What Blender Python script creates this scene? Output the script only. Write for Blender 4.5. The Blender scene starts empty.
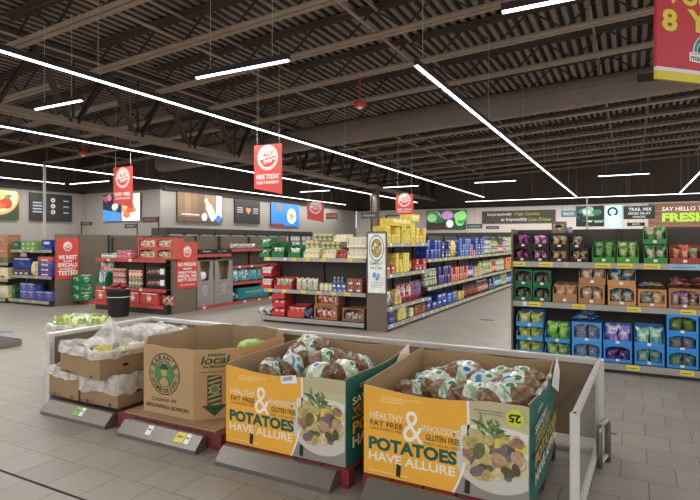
import bpy, math, random
from mathutils import Vector, Matrix, noise
random.seed(7)
R = math.radians
SC = bpy.context.scene
COL = SC.collection
# ------------------------------------------------------------------ camera model
YAW = R(28.0); CS, SN = math.cos(YAW), math.sin(YAW); F = 530.0; HZ = 242.0; CAM_H = 1.6
def xs(px, Y):            # X of a picture column on the plane Y
    t = (px-350)/F
    return Y*(t*CS-SN)/(CS+t*SN)
def ys(px, X):            # Y of a picture column on the plane X
    t = (px-350)/F
    return X*(CS+t*SN)/(t*CS-SN)
def dep(X, Y): return -X*SN+Y*CS
def zs(py, X, Y): return CAM_H-(py-HZ)*dep(X, Y)/F
cam = bpy.data.cameras.new('camera'); co = bpy.data.objects.new('camera', cam); COL.objects.link(co)
co.location = (0, 0, CAM_H); co.rotation_euler = (R(90), 0, YAW)
cam.sensor_width = 36; cam.sensor_fit = 'HORIZONTAL'; cam.lens = F/700*36; cam.shift_y = -8/700
cam.clip_start = .05; cam.clip_end = 200
SC.camera = co
# ------------------------------------------------------------------ materials
def lin(c):
    return c/12.92 if c <= .04045 else ((c+.055)/1.055)**2.4
def hexc(h):
    h = h.lstrip('#'); return tuple(lin(int(h[i:i+2], 16)/255) for i in (0, 2, 4))
MATS = {}
def mat(h, rough=.55, metal=0, var=.12, scale=6, emit=0, coat=0):
    """a paint / print / card material: base colour with a soft procedural mottling"""
    key = (h, rough, metal, var, scale, emit, coat)
    if key in MATS: return MATS[key]
    m = bpy.data.materials.new('paint_'+h.lstrip('#')); m.use_nodes = True
    nt = m.node_tree; b = nt.nodes['Principled BSDF']
    c = hexc(h)
    b.inputs['Roughness'].default_value = rough; b.inputs['Metallic'].default_value = metal
    if coat: b.inputs['Coat Weight'].default_value = coat
    if var:
        tc = nt.nodes.new('ShaderNodeTexCoord'); n = nt.nodes.new('ShaderNodeTexNoise'); n.inputs['Scale'].default_value = scale
        n.inputs['Detail'].default_value = 3
        r = nt.nodes.new('ShaderNodeValToRGB')
        r.color_ramp.elements[0].position = .3; r.color_ramp.elements[1].position = .7
        r.color_ramp.elements[0].color = (*[x*(1-var) for x in c], 1); r.color_ramp.elements[1].color = (*[min(1, x*(1+var)) for x in c], 1)
        nt.links.new(tc.outputs['Object'], n.inputs['Vector']); nt.links.new(n.outputs['Fac'], r.inputs['Fac']); nt.links.new(r.outputs['Color'], b.inputs['Base Color'])
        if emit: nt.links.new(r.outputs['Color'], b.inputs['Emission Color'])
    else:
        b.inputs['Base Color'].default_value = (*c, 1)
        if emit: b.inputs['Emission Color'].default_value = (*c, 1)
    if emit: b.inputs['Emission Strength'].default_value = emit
    MATS[key] = m
    return m
def nodes_of(name):
    m = bpy.data.materials.new(name); m.use_nodes = True; nt = m.node_tree
    return m, nt, nt.nodes['Principled BSDF']
# floor tiles
def floor_mat():
    m, nt, b = nodes_of('floor_tiles'); N = nt.nodes.new; L = nt.links.new
    tc = N('ShaderNodeTexCoord'); br = N('ShaderNodeTexBrick'); mp = N('ShaderNodeMapping')
    mp.inputs['Location'].default_value = (.07, .11, 0)
    br.inputs['Scale'].default_value = 1; br.inputs['Brick Width'].default_value = .335; br.inputs['Row Height'].default_value = .32
    br.inputs['Mortar Size'].default_value = .0045; br.inputs['Mortar Smooth'].default_value = .2; br.offset = .5
    br.inputs['Color1'].default_value = (*hexc('99938a'), 1); br.inputs['Color2'].default_value = (*hexc('8f8980'), 1); br.inputs['Mortar'].default_value = (*hexc('6e675f'), 1)
    n = N('ShaderNodeTexNoise'); n.inputs['Scale'].default_value = 2.2; n.inputs['Detail'].default_value = 6
    mx = N('ShaderNodeMixRGB'); mx.blend_type = 'MULTIPLY'; mx.inputs['Fac'].default_value = .35
    rp = N('ShaderNodeValToRGB'); rp.color_ramp.elements[0].position = .3; rp.color_ramp.elements[1].position = .7
    rp.color_ramp.elements[0].color = (.72, .7, .68, 1); rp.color_ramp.elements[1].color = (1, 1, 1, 1)
    L(tc.outputs['Object'], mp.inputs['Vector']); L(mp.outputs['Vector'], br.inputs['Vector']); L(tc.outputs['Object'], n.inputs['Vector'])
    L(n.outputs['Fac'], rp.inputs['Fac']); L(br.outputs['Color'], mx.inputs['Color1']); L(rp.outputs['Color'], mx.inputs['Color2']); L(mx.outputs['Color'], b.inputs['Base Color'])
    rr = N('ShaderNodeMapRange'); rr.inputs['To Min'].default_value = .32; rr.inputs['To Max'].default_value = .5
    L(n.outputs['Fac'], rr.inputs['Value']); L(rr.outputs['Result'], b.inputs['Roughness'])
    bp = N('ShaderNodeBump'); bp.inputs['Strength'].default_value = .25; bp.inputs['Distance'].default_value = .004; bp.invert = True
    L(br.outputs['Fac'], bp.inputs['Height']); L(bp.outputs['Normal'], b.inputs['Normal'])
    return m
def wood_mat(h1, h2, sc=(1, 1, 9), rough=.6, emit=0):
    m, nt, b = nodes_of('wood'); N = nt.nodes.new; L = nt.links.new
    tc = N('ShaderNodeTexCoord'); mp = N('ShaderNodeMapping'); mp.inputs['Scale'].default_value = sc
    n = N('ShaderNodeTexNoise'); n.inputs['Scale'].default_value = 3; n.inputs['Detail'].default_value = 5; n.inputs['Distortion'].default_value = .6
    r = N('ShaderNodeValToRGB'); r.color_ramp.elements[0].position = .3; r.color_ramp.elements[1].position = .7
    r.color_ramp.elements[0].color = (*hexc(h1), 1); r.color_ramp.elements[1].color = (*hexc(h2), 1)
    L(tc.outputs['Object'], mp.inputs['Vector']); L(mp.outputs['Vector'], n.inputs['Vector']); L(n.outputs['Fac'], r.inputs['Fac']); L(r.outputs['Color'], b.inputs['Base Color'])
    b.inputs['Roughness'].default_value = rough
    if emit: L(r.outputs['Color'], b.inputs['Emission Color']); b.inputs['Emission Strength'].default_value = emit
    return m
def film_mat(tint='f4f4f2', clear=.55, rough=.22):
    m = bpy.data.materials.new('plastic_film'); m.use_nodes = True; nt = m.node_tree; b = nt.nodes['Principled BSDF']; N = nt.nodes.new; L = nt.links.new
    b.inputs['Base Color'].default_value = (*hexc(tint), 1); b.inputs['Roughness'].default_value = rough; b.inputs['Specular IOR Level'].default_value = .8
    tr = N('ShaderNodeBsdfTransparent'); mx = N('ShaderNodeMixShader'); out = nt.nodes['Material Output']
    n = N('ShaderNodeTexNoise'); n.inputs['Scale'].default_value = 7; n.inputs['Detail'].default_value = 3; n.inputs['Distortion'].default_value = 1.0
    tc = N('ShaderNodeTexCoord'); L(tc.outputs['Object'], n.inputs['Vector'])
    rp = N('ShaderNodeMapRange'); rp.inputs['From Min'].default_value = .3; rp.inputs['From Max'].default_value = .7
    rp.inputs['To Min'].default_value = min(1, clear+.14); rp.inputs['To Max'].default_value = max(0, clear-.2)
    L(n.outputs['Fac'], rp.inputs['Value']); L(rp.outputs['Result'], mx.inputs['Fac'])
    bp = N('ShaderNodeBump'); bp.inputs['Strength'].default_value = .6; bp.inputs['Distance'].default_value = .02
    L(n.outputs['Fac'], bp.inputs['Height']); L(bp.outputs['Normal'], b.inputs['Normal'])
    L(b.outputs['BSDF'], mx.inputs[1]); L(tr.outputs['BSDF'], mx.inputs[2]); L(mx.outputs['Shader'], out.inputs['Surface'])
    return m
def potato_mat(h1='a58763', h2='6f5540'):
    m, nt, b = nodes_of('potato_skin'); N = nt.nodes.new; L = nt.links.new
    tc = N('ShaderNodeTexCoord'); v = N('ShaderNodeTexVoronoi'); v.inputs['Scale'].default_value = 24
    r = N('ShaderNodeValToRGB'); r.color_ramp.elements[0].color = (*hexc(h1), 1); r.color_ramp.elements[1].color = (*hexc(h2), 1); r.color_ramp.elements[1].position = .65
    L(tc.outputs['Object'], v.inputs['Vector']); L(v.outputs['Distance'], r.inputs['Fac']); L(r.outputs['Color'], b.inputs['Base Color'])
    b.inputs['Roughness'].default_value = .35
    return m
def print_mat(cols, scale=16, rough=.3):
    """a busy printed film: patches of a few inks"""
    m, nt, b = nodes_of('printed_film'); N = nt.nodes.new; L = nt.links.new
    tc = N('ShaderNodeTexCoord'); v = N('ShaderNodeTexNoise'); v.inputs['Scale'].default_value = scale; v.inputs['Detail'].default_value = 1; v.inputs['Distortion'].default_value = .8
    r = N('ShaderNodeValToRGB'); r.color_ramp.interpolation = 'CONSTANT'
    e = r.color_ramp.elements
    while len(e) < len(cols): e.new(.5)
    for i, c in enumerate(cols):
        e[i].position = 0 if i == 0 else .34+.32*(i/len(cols)); e[i].color = (*hexc(c), 1)
    L(tc.outputs['Object'], v.inputs['Vector']); L(v.outputs['Fac'], r.inputs['Fac']); L(r.outputs['Color'], b.inputs['Base Color'])
    b.inputs['Roughness'].default_value = rough
    return m
PMIX = {}
def pmix(base, acc, scale=20, rough=.35, soft=.0):
    """busy printed wrapper: patches of two inks with pale and dark flecks"""
    k = (base, acc, scale)
    if k in PMIX: return PMIX[k]
    m, nt, b = nodes_of('printed_wrapper'); N = nt.nodes.new; L = nt.links.new
    tc = N('ShaderNodeTexCoord'); v = N('ShaderNodeTexNoise'); v.inputs['Scale'].default_value = scale; v.inputs['Detail'].default_value = 2.5; v.inputs['Distortion'].default_value = .5
    r = N('ShaderNodeValToRGB'); e = r.color_ramp.elements; B, A = hexc(base), hexc(acc)
    dk = tuple(x*.35 for x in B); lt = tuple(min(1, x*.35+.55) for x in A)
    cols = [(.0, dk), (.34, dk), (.40, B), (.52, B), (.57, A), (.64, A), (.68, lt)]
    while len(e) < len(cols): e.new(.5)
    for i, (p, c) in enumerate(cols): e[i].position = p; e[i].color = (*c, 1)
    L(tc.outputs['Object'], v.inputs['Vector']); L(v.outputs['Fac'], r.inputs['Fac']); L(r.outputs['Color'], b.inputs['Base Color']); b.inputs['Roughness'].default_value = rough
    PMIX[k] = m; return m
def glass_mat():
    m = bpy.data.materials.new('clear_glass'); m.use_nodes = True; nt = m.node_tree; b = nt.nodes['Principled BSDF']
    b.inputs['Base Color'].default_value = (*hexc('c9cfca'), 1); b.inputs['Roughness'].default_value = .15
    tr = nt.nodes.new('ShaderNodeBsdfTransparent'); mx = nt.nodes.new('ShaderNodeMixShader'); mx.inputs['Fac'].default_value = .68
    nt.links.new(b.outputs['BSDF'], mx.inputs[1]); nt.links.new(tr.outputs['BSDF'], mx.inputs[2]); nt.links.new(mx.outputs['Shader'], nt.nodes['Material Output'].inputs['Surface'])
    return m
def steel_mat(h='85817c', rough=.38):
    m, nt, b = nodes_of('brushed_steel'); N = nt.nodes.new; L = nt.links.new
    tc = N('ShaderNodeTexCoord'); mp = N('ShaderNodeMapping'); mp.inputs['Scale'].default_value = (1, 60, 60)
    n = N('ShaderNodeTexNoise'); n.inputs['Scale'].default_value = 4
    r = N('ShaderNodeValToRGB'); c = hexc(h); r.color_ramp.elements[0].color = (*[x*.8 for x in c], 1); r.color_ramp.elements[1].color = (*[min(1, x*1.15) for x in c], 1)
    L(tc.outputs['Object'], mp.inputs['Vector']); L(mp.outputs['Vector'], n.inputs['Vector']); L(n.outputs['Fac'], r.inputs['Fac']); L(r.outputs['Color'], b.inputs['Base Color'])
    b.inputs['Metallic'].default_value = .75; b.inputs['Roughness'].default_value = rough
    return m
CARD = mat('a08564', .8, var=.08, scale=3)
CARD_D = mat('8d7154', .8, var=.1, scale=3)
CARD_IN = mat('a48a69', .85, var=.06, scale=3)
WHITE = mat('ececea', .5, var=.03)
BLACK = mat('141414', .5, var=.05)
STEEL = steel_mat()
GREYM = mat('b4b3b0', .4, .3, var=.05)
PANEL = mat('6f6355', .6, var=.06, scale=2)
SHELF_D = mat('3b3632', .6, var=.06)
BACKP = mat('4a4541', .7, var=.05)
GLASS = glass_mat(); FILM = film_mat(clear=.6, rough=.14); FILM_C = film_mat('f6f6f4', .72, .15)
YTAG = mat('e8d84a', .5, var=.05); WTAG = mat('eeeeea', .5, var=.03); RED = mat('cf3d35', .45, var=.06); GRNTAG = mat('8fc04a', .5, var=.05)
POTATO = potato_mat()
# ------------------------------------------------------------------ mesh builder
class MB:
    def __init__(s): s.v = []; s.f = []; s.m = []; s.mats = []
    def mi(s, m):
        if m not in s.mats: s.mats.append(m)
        return s.mats.index(m)
    def face(s, pts, m):
        b = len(s.v); s.v += [tuple(p) for p in pts]; s.f.append(tuple(range(b, b+len(pts)))); s.m.append(s.mi(m)); return s
    def raw(s, vs, fs, m):
        b = len(s.v); k = s.mi(m); s.v += [tuple(p) for p in vs]
        for f in fs: s.f.append(tuple(b+i for i in f)); s.m.append(k)
        return s
    def box(s, x0, x1, y0, y1, z0, z1, m, M=None):
        vs = [(x0, y0, z0), (x1, y0, z0), (x1, y1, z0), (x0, y1, z0), (x0, y0, z1), (x1, y0, z1), (x1, y1, z1), (x0, y1, z1)]
        if M is not None: vs = [M @ Vector(p) for p in vs]
        return s.raw(vs, [(0, 3, 2, 1), (4, 5, 6, 7), (0, 1, 5, 4), (1, 2, 6, 5), (2, 3, 7, 6), (3, 0, 4, 7)], m)
    def bevbox(s, x0, x1, y0, y1, z0, z1, m, b=.006):
        P = [(x0+b, y0), (x1-b, y0), (x1, y0+b), (x1, y1-b), (x1-b, y1), (x0+b, y1), (x0, y1-b), (x0, y0+b)]
        Q = [((x0+x1)/2+(p[0]-(x0+x1)/2)*(1-2*b/max(.02, x1-x0)), (y0+y1)/2+(p[1]-(y0+y1)/2)*(1-2*b/max(.02, y1-y0))) for p in P]
        vs = [(*q, z0) for q in Q]+[(*p, z0+b) for p in P]+[(*p, z1-b) for p in P]+[(*q, z1) for q in Q]
        fs = [tuple(range(7, -1, -1)), tuple(range(24, 32))]
        for r in range(3):
            for i in range(8): fs.append((r*8+i, r*8+(i+1) % 8, r*8+8+(i+1) % 8, r*8+8+i))
        return s.raw(vs, fs, m)
    def prism(s, poly, a, b, m, axis='x'):
        n = len(poly)
        def P(u, v, w): return {'x': (w, u, v), 'y': (u, w, v), 'z': (u, v, w)}[axis]
        vs = [P(u, v, a) for u, v in poly]+[P(u, v, b) for u, v in poly]
        fs = [tuple(range(n)), tuple(range(2*n-1, n-1, -1))]+[(i, i+n, (i+1) % n+n, (i+1) % n) for i in range(n)]
        return s.raw(vs, fs, m)
    def tube(s, pts, r, m, n=8, cap=True):
        pts = [Vector(p) for p in pts]; vs = []; fs = []; rr = r if isinstance(r, (list, tuple)) else [r]*len(pts)
        prev = None
        for i, p in enumerate(pts):
            t = (pts[min(i+1, len(pts)-1)]-pts[max(i-1, 0)]).normalized()
            a = t.orthogonal().normalized() if prev is None else (prev-t*prev.dot(t)).normalized()
            prev = a; b = t.cross(a)
            for k in range(n):
                q = 2*math.pi*k/n; vs.append(p+(a*math.cos(q)+b*math.sin(q))*rr[i])
        for i in range(len(pts)-1):
            for k in range(n): fs.append((i*n+k, i*n+(k+1) % n, (i+1)*n+(k+1) % n, (i+1)*n+k))
        if cap: fs += [tuple(range(n-1, -1, -1)), tuple(range((len(pts)-1)*n, len(pts)*n))]
        return s.raw(vs, fs, m)
    def bar(s, p, q, w, h, m):
        """rectangular bar between two points"""
        p, q = Vector(p), Vector(q); t = (q-p).normalized(); up = Vector((0, 0, 1)) if abs(t.z) < .95 else Vector((1, 0, 0))
        a = t.cross(up).normalized()*w/2; b = a.cross(t).normalized()*h/2
        vs = [p-a-b, p+a-b, p+a+b, p-a+b, q-a-b, q+a-b, q+a+b, q-a+b]
        return s.raw(vs, [(0, 3, 2, 1), (4, 5, 6, 7), (0, 1, 5, 4), (1, 2, 6, 5), (2, 3, 7, 6), (3, 0, 4, 7)], m)
    def lathe(s, prof, m, n=12, c=(0, 0, 0), ms=None, close=True):
        vs = []
        for r, z in prof:
            for k in range(n):
                q = 2*math.pi*k/n; vs.append((c[0]+r*math.cos(q), c[1]+r*math.sin(q), c[2]+z))
        b = len(s.v); s.v += vs
        for i in range(len(prof)-1):
            k0 = s.mi(ms[i] if ms else m)
            for k in range(n):
                s.f.append((b+i*n+k, b+i*n+(k+1) % n, b+(i+1)*n+(k+1) % n, b+(i+1)*n+k)); s.m.append(k0)
        if close:
            s.f.append(tuple(b+k for k in range(n-1, -1, -1))); s.m.append(s.mi(ms[0] if ms else m))
            s.f.append(tuple(b+(len(prof)-1)*n+k for k in range(n))); s.m.append(s.mi(ms[-1] if ms else m))
        return s
    def ball(s, c, r, m, nu=12, nv=8, fn=None):
        vs = []; rx, ry, rz = (r, r, r) if not isinstance(r, (list, tuple)) else r
        for j in range(nv+1):
            th = math.pi*j/nv
            for i in range(nu):
                ph = 2*math.pi*i/nu; d = Vector((math.sin(th)*math.cos(ph), math.sin(th)*math.sin(ph), math.cos(th)))
                k = fn(d) if fn else 1
                vs.append((c[0]+d.x*rx*k, c[1]+d.y*ry*k, c[2]+d.z*rz*k))
        fs = [(j*nu+i, (j+1)*nu+i, (j+1)*nu+(i+1) % nu, j*nu+(i+1) % nu) for j in range(nv) for i in range(nu)]
        return s.raw(vs, fs, m)
    def grid(s, fn, nu, nv, m):
        vs = [fn(i/nu, j/nv) for j in range(nv+1) for i in range(nu+1)]
        fs = [(j*(nu+1)+i, j*(nu+1)+i+1, (j+1)*(nu+1)+i+1, (j+1)*(nu+1)+i) for j in range(nv) for i in range(nu)]
        return s.raw(vs, fs, m)
    def disc(s, O, U, V, r, m, n=24, r2=None, a0=0, a1=2*math.pi, r_in=0):
        """flat disc / ellipse / ring sector in the plane O + uU + vV"""
        O, U, V = Vector(O), Vector(U), Vector(V); r2 = r if r2 is None else r2
        ps = [O+U*r*math.cos(a0+(a1-a0)*k/n)+V*r2*math.sin(a0+(a1-a0)*k/n) for k in range(n+1)]
        if r_in:
            q = [O+U*r*r_in*math.cos(a0+(a1-a0)*k/n)+V*r2*r_in*math.sin(a0+(a1-a0)*k/n) for k in range(n+1)]
            for k in range(n): s.face([ps[k], ps[k+1], q[k+1], q[k]], m)
            return s
        full = abs(a1-a0-2*math.pi) < 1e-6
        return s.face(ps[:-1] if full else ps, m)
    def mesh(s, name, smooth=False):
        me = bpy.data.meshes.new(name); me.from_pydata(s.v, [], s.f); 
        for m in s.mats: me.materials.append(m)
        me.polygons.foreach_set('material_index', s.m)
        if smooth: me.polygons.foreach_set('use_smooth', [True]*len(me.polygons))
        me.update(); return me
    def build(s, name, parent=None, smooth=False, loc=None, rotz=0):
        return ob(name, s.mesh(name, smooth), parent, loc, rotz)
def ob(name, me, parent=None, loc=None, rotz=0):
    o = bpy.data.objects.new(name, me); COL.objects.link(o)
    if parent is not None: o.parent = parent
    if loc is not None: o.location = loc
    if rotz: o.rotation_euler = (0, 0, rotz)
    return o
def tag(o, label, cat, group=None, kind=None):
    o['label'] = label; o['category'] = cat
    if group: o['group'] = group
    if kind: o['kind'] = kind
    return o
def thing(name, label, cat, loc=(0, 0, 0), rotz=0, group=None):
    o = bpy.data.objects.new(name, None); COL.objects.link(o); o.location = loc; o.rotation_euler = (0, 0, rotz); o.empty_display_size = .1
    return tag(o, label, cat, group)
def struct(o): o['kind'] = 'structure'; return o
def dup(root, loc, rotz=0, label=None, group=None):
    r = root.copy(); COL.objects.link(r); r.location = loc; r.rotation_euler = (0, 0, rotz) if not isinstance(rotz, tuple) else rotz
    if label: r['label'] = label
    if group: r['group'] = group
    for ch in root.children:
        c = ch.copy(); COL.objects.link(c); c.parent = r
        for g in ch.children:
            d = g.copy(); COL.objects.link(d); d.parent = c
    return r
# ------------------------------------------------------------------ lettering
TXT = {}
def glyphs(sx, bold):
    k = (sx, bold)
    if k in TXT: return TXT[k]
    cu = bpy.data.curves.new('lettering', 'FONT'); cu.body = sx; cu.resolution_u = 3; cu.offset = bold
    o = bpy.data.objects.new('lettering', cu)
    me = bpy.data.meshes.new_from_object(o)
    vs = [v.co.copy() for v in me.vertices]; fs = [tuple(p.vertices) for p in me.polygons]
    bpy.data.objects.remove(o); bpy.data.curves.remove(cu); bpy.data.meshes.remove(me)
    TXT[k] = (vs, fs); return TXT[k]
def put_text(mb, sx, O, U, V, w, h, m, bold=.02, shear=0):
    """letters filling the box w x h whose lower left corner is O, in the plane of U and V"""
    vs, fs = glyphs(sx, bold)
    if not vs: return
    x0 = min(v.x for v in vs); x1 = max(v.x for v in vs); y0 = min(v.y for v in vs); y1 = max(v.y for v in vs)
    O, U, V = Vector(O), Vector(U), Vector(V)
    if w is None: w = h*(x1-x0)/(y1-y0)
    ps = []
    for v in vs:
        a = (v.x-x0)/(x1-x0)*w; b = (v.y-y0)/(y1-y0)*h
        ps.append(O+U*(a+shear*b)+V*b)
    mb.raw(ps, fs, m)
def arc_text(mb, sx, C, U, V, r, h, a0, a1, m, inward=False, bold=.02):
    C, U, V = Vector(C), Vector(U), Vector(V); n = len(sx)
    for i, ch in enumerate(sx):
        if ch == ' ': continue
        a = a0+(a1-a0)*(i+.5)/n
        er = U*math.cos(a)+V*math.sin(a); et = U*math.sin(a)-V*math.cos(a)
        if inward: er, et = -er, -et
        w = abs(a1-a0)/n*r*(.42 if ch in "I'" else .78)
        base = C+(U*math.cos(a)+V*math.sin(a))*r-er*h/2-et*w/2
        if ch == "'": put_text(mb, ch, base+er*h*.6, et, er, w*.6, h*.4, m, bold)
        else: put_text(mb, ch, base, et, er, w, h, m, bold)
# ================================================================== THE SETTING
SLOPE = .05; XG = -10.4                      # the roof rises to +X; girder line
def zj(x): return CAM_H+3.43+SLOPE*(x-XG)    # underside of the joists
JD = .56                                     # joist depth
DARK = mat('4f433b', .75, var=.12, scale=1.2); DARK2 = mat('2f2824', .85, var=.12, scale=1.2); STEELB = mat('9a8878', .6, .0, var=.1, scale=2); STEELD = mat('352d29', .75, var=.1)  # roof steel in pale and dark copies: light from below put into colour
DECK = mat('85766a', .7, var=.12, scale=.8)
WALLG = mat('9a958f', .8, var=.03, scale=.6); WALLW = mat('e2d8cf', .8, var=.03, scale=.6); WALLD = mat('4b4039', .85, var=.08)
m = MB(); m.box(-22, 9, -6, 31, -.1, 0, floor_mat()); struct(m.build('floor'))
# steel roof deck: flutes run along Y
m = MB(); XA, XB = -24, 9.0; P = .2
k = int((XB-XA)/P); prof = []
for i in range(k):
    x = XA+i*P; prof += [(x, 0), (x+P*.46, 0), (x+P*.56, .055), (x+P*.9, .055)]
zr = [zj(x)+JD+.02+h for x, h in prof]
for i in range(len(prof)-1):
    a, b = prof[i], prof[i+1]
    m.face([(a[0], -5, zr[i]), (a[0], 31, zr[i]), (b[0], 31, zr[i+1]), (b[0], -5, zr[i+1])], DECK if (i % 4) in (0, ) else (DARK if i % 4 != 2 else DARK2))  # lower flats paler, flute recesses darker: shade put into the deck colour
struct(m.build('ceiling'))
# open-web joists, one object each
def joist_mesh(x0, x1, name):
    m = MB(); L = x1-x0; n = max(4, int(L/1.2)); 
    def Z(x): return SLOPE*(x-x0)
    for dy in (-.075, .075):   # double-angle chords: two flanges with a dark slot between
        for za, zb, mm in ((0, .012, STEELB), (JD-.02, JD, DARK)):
            w = .052
            vs = [(x, dy+s*w, Z(x)+z) for x in (x0, x1) for s, z in ((-1, za), (1, za), (1, zb), (-1, zb))]
            m.raw(vs, [(0, 1, 2, 3), (7, 6, 5, 4), (0, 4, 5, 1), (1, 5, 6, 2), (2, 6, 7, 3), (3, 7, 4, 0)], mm)
        for za, zb in ((0, .085), (JD-.09, JD)):
            s = .022 if dy > 0 else -.022
            vs = [(x, s+t, Z(x)+z) for x in (x0, x1) for t, z in ((-.008, za), (.008, za), (.008, zb), (-.008, zb))]
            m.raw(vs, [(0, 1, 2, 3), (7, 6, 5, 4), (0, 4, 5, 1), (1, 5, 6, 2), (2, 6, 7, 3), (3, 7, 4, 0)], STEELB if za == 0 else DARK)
    for i in range(n):
        xa = x0+L*i/n; xb = x0+L*(i+1)/n; xm = (xa+xb)/2
        m.bar((xa, 0, Z(xa)+.04), (xm, 0, Z(xm)+JD-.04), .03, .03, STEELD); m.bar((xm, 0, Z(xm)+JD-.04), (xb, 0, Z(xb)+.04), .03, .03, STEELD)
    return m.mesh(name)
JY = [.35, 2.07, 3.79, 5.5, 7.13, 8.78, 10.5, 12.3, 14.05, 15.8, 17.55, 19.3, 21.0, 22.75, 24.5, 26.2, 27.9, 29.6]
ja = joist_mesh(-9.75, 8.8, 'joist_span'); jb = joist_mesh(-23.5, -11.0, 'joist_span_far')
for y in JY:
    struct(ob('ceiling_joist', ja, None, (0, y, zj(-9.75)))); struct(ob('ceiling_joist', jb, None, (0, y, zj(-23.5))))
# joist girder along Y
m = MB(); zb = CAM_H+2.44; zt = zj(XG)+JD-.02
for dx in (-.105, .105):
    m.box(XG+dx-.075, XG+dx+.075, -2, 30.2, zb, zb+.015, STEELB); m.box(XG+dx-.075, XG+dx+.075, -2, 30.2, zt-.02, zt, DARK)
    s = .03 if dx > 0 else -.03
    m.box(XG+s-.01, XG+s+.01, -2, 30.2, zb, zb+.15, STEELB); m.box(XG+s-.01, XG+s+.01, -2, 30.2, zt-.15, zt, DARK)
for i, y in enumerate(JY):
    for dx in (-.045, .045):
        y0 = JY[i-1] if i else y-1.72
        ym = (y0+y)/2
        m.bar((XG+dx, y+.08, zb+.08), (XG+dx, ym+1.6 if False else (y+(JY[i+1] if i+1 < len(JY) else y+1.7))/2, zt-.1), .05, .05, STEELD)
        m.bar((XG+dx, y-.08, zb+.08), (XG+dx, ym, zt-.1), .06, .06, DARK)
    m.bar((XG, y, zb+.1), (XG, y, zt-.1), .035, .035, STEELD)
struct(m.build('ceiling_girder'))
# bridging rods along Y, and angles
for i, (x, dz, r) in enumerate(((-7.2, .05, .018), (-7.2, JD-.08, .018), (-9.3, .03, .015), (-4.1, .05, .018), (-4.1, JD-.08, .018), (-.7, JD-.08, .02), (.45, JD-.08, .02), (2.6, .05, .018), (-13.5, .05, .018), (-17, .05, .018))):
    m = MB(); m.bar((x, -3, zj(x)+dz), (x, 30, zj(x)+dz), r*2.2, r*2.2, STEELB); struct(m.build('ceiling_bridging'))
for x in (-.7, .45):
    m = MB()
    for y in JY[5:]: m.box(x-.03, x+.03, y-.02, y+.02, zj(x)+.02, zj(x)+JD, mat('8d8074', .6))
    struct(m.build('ceiling_strut'))
# ventilation duct across the hall
m = MB(); DUCT = mat('7c6f64', .5, .1, var=.06, scale=1)
x0, x1 = -15.3, 8.6; w = .34; hh = .66
def dz0(x): return CAM_H+2.67+.05*(x+13.4)
sec = []
for k in range(20):
    q = 2*math.pi*k/20; sec.append((w*math.copysign(abs(math.cos(q))**.75, math.cos(q)), hh/2+hh/2*math.copysign(abs(math.sin(q))**.75, math.sin(q))))
xsn = [x0+(x1-x0)*i/14 for i in range(15)]
for i in range(14):
    a, b = xsn[i], xsn[i+1]
    for k in range(20):
        p, q = sec[k], sec[(k+1) % 20]
        m.face([(a, 14+p[0], dz0(a)+p[1]), (a, 14+q[0], dz0(a)+q[1]), (b, 14+q[0], dz0(b)+q[1]), (b, 14+p[0], dz0(b)+p[1])], DUCT)
m.face([(x0, 14+p[0], dz0(x0)+p[1]) for p in sec], DUCT); m.face([(x1, 14+p[0], dz0(x1)+p[1]) for p in sec], DUCT)
duct = m.build('ventilation_duct', smooth=True); tag(duct, 'long grey brown ventilation duct crossing the hall under the joists', 'duct')
for i, x in enumerate(xsn[1:-1]):
    s = MB()
    for k in range(20):
        p, q = sec[k], sec[(k+1) % 20]; f = 1.03
        P0 = lambda p, xx: (xx, 14+p[0]*f, dz0(xx)+hh/2+(p[1]-hh/2)*f)
        s.face([P0(p, x-.025), P0(q, x-.025), P0(q, x+.025), P0(p, x+.025)], DUCT)
    s.build('duct_seam_band', duct)
g = MB(); xg = xs(655, 13.66); g.box(xg-.35, xg+.35, 13.645, 13.67, dz0(xg)+.25, dz0(xg)+.42, STEELD)
for i in range(5): g.box(xg-.33, xg+.33, 13.635, 13.65, dz0(xg)+.27+i*.03, dz0(xg)+.28+i*.03, DARK)
g.build('duct_grille', duct)
# walls
ZW = 3.58; XL, YW = -15.6, 30.2
def wall(name, x0, x1, y0, y1, mm):
    m = MB(); m.box(x0, x1, y0, y1, 0, ZW, mm); m.box(x0-.02 if x1-x0 < .5 else x0, x1+.02 if x1-x0 < .5 else x1, y0-.02 if y1-y0 < .5 else y0, y1+.02 if y1-y0 < .5 else y1, ZW, 6.6, WALLD); struct(m.build(name))
wall('wall_back', XL-.2, 9, YW, YW+.2, WALLW)
wall('wall_left', XL-.2, XL, 14.2, YW, WALLG)
wall('wall_corner', -19.9, XL-.2, 14.2, 14.4, WALLG)
wall('wall_side', -20.1, -19.9, -2, 14.4, WALLG)
for nm, a, b in (('trim_1', (XL+.06, 14.3, ZW+.03), (XL+.06, YW-.1, ZW+.03)), ('trim_2', (XL, YW-.07, ZW+.03), (8.9, YW-.07, ZW+.03)), ('trim_3', (-19.85, -2, ZW+.03), (-19.85, 14.1, ZW+.03))):
    m = MB(); m.bar(a, b, .08, .1, mat('2b2522', .7)); struct(m.build(nm))
# column under the girder
m = MB(); xc, yc = -10.4, 22.0; m.box(xc-.16, xc+.16, yc-.012, yc+.012, 0, zb, mat('6a5c50', .6)); m.box(xc-.16, xc-.135, yc-.15, yc+.15, 0, zb, mat('6a5c50', .6)); m.box(xc+.135, xc+.16, yc-.15, yc+.15, 0, zb, mat('6a5c50', .6))
m.box(xc-.25, xc+.25, yc-.2, yc+.2, zb-.03, zb, mat('6a5c50', .6)); struct(m.build('column'))
# expansion joint in the floor
m = MB(); m.box(-9, 3, 2.118, 2.136, 0, .002, mat('1d1a18', .8)); struct(m.build('floor_joint'))
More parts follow.
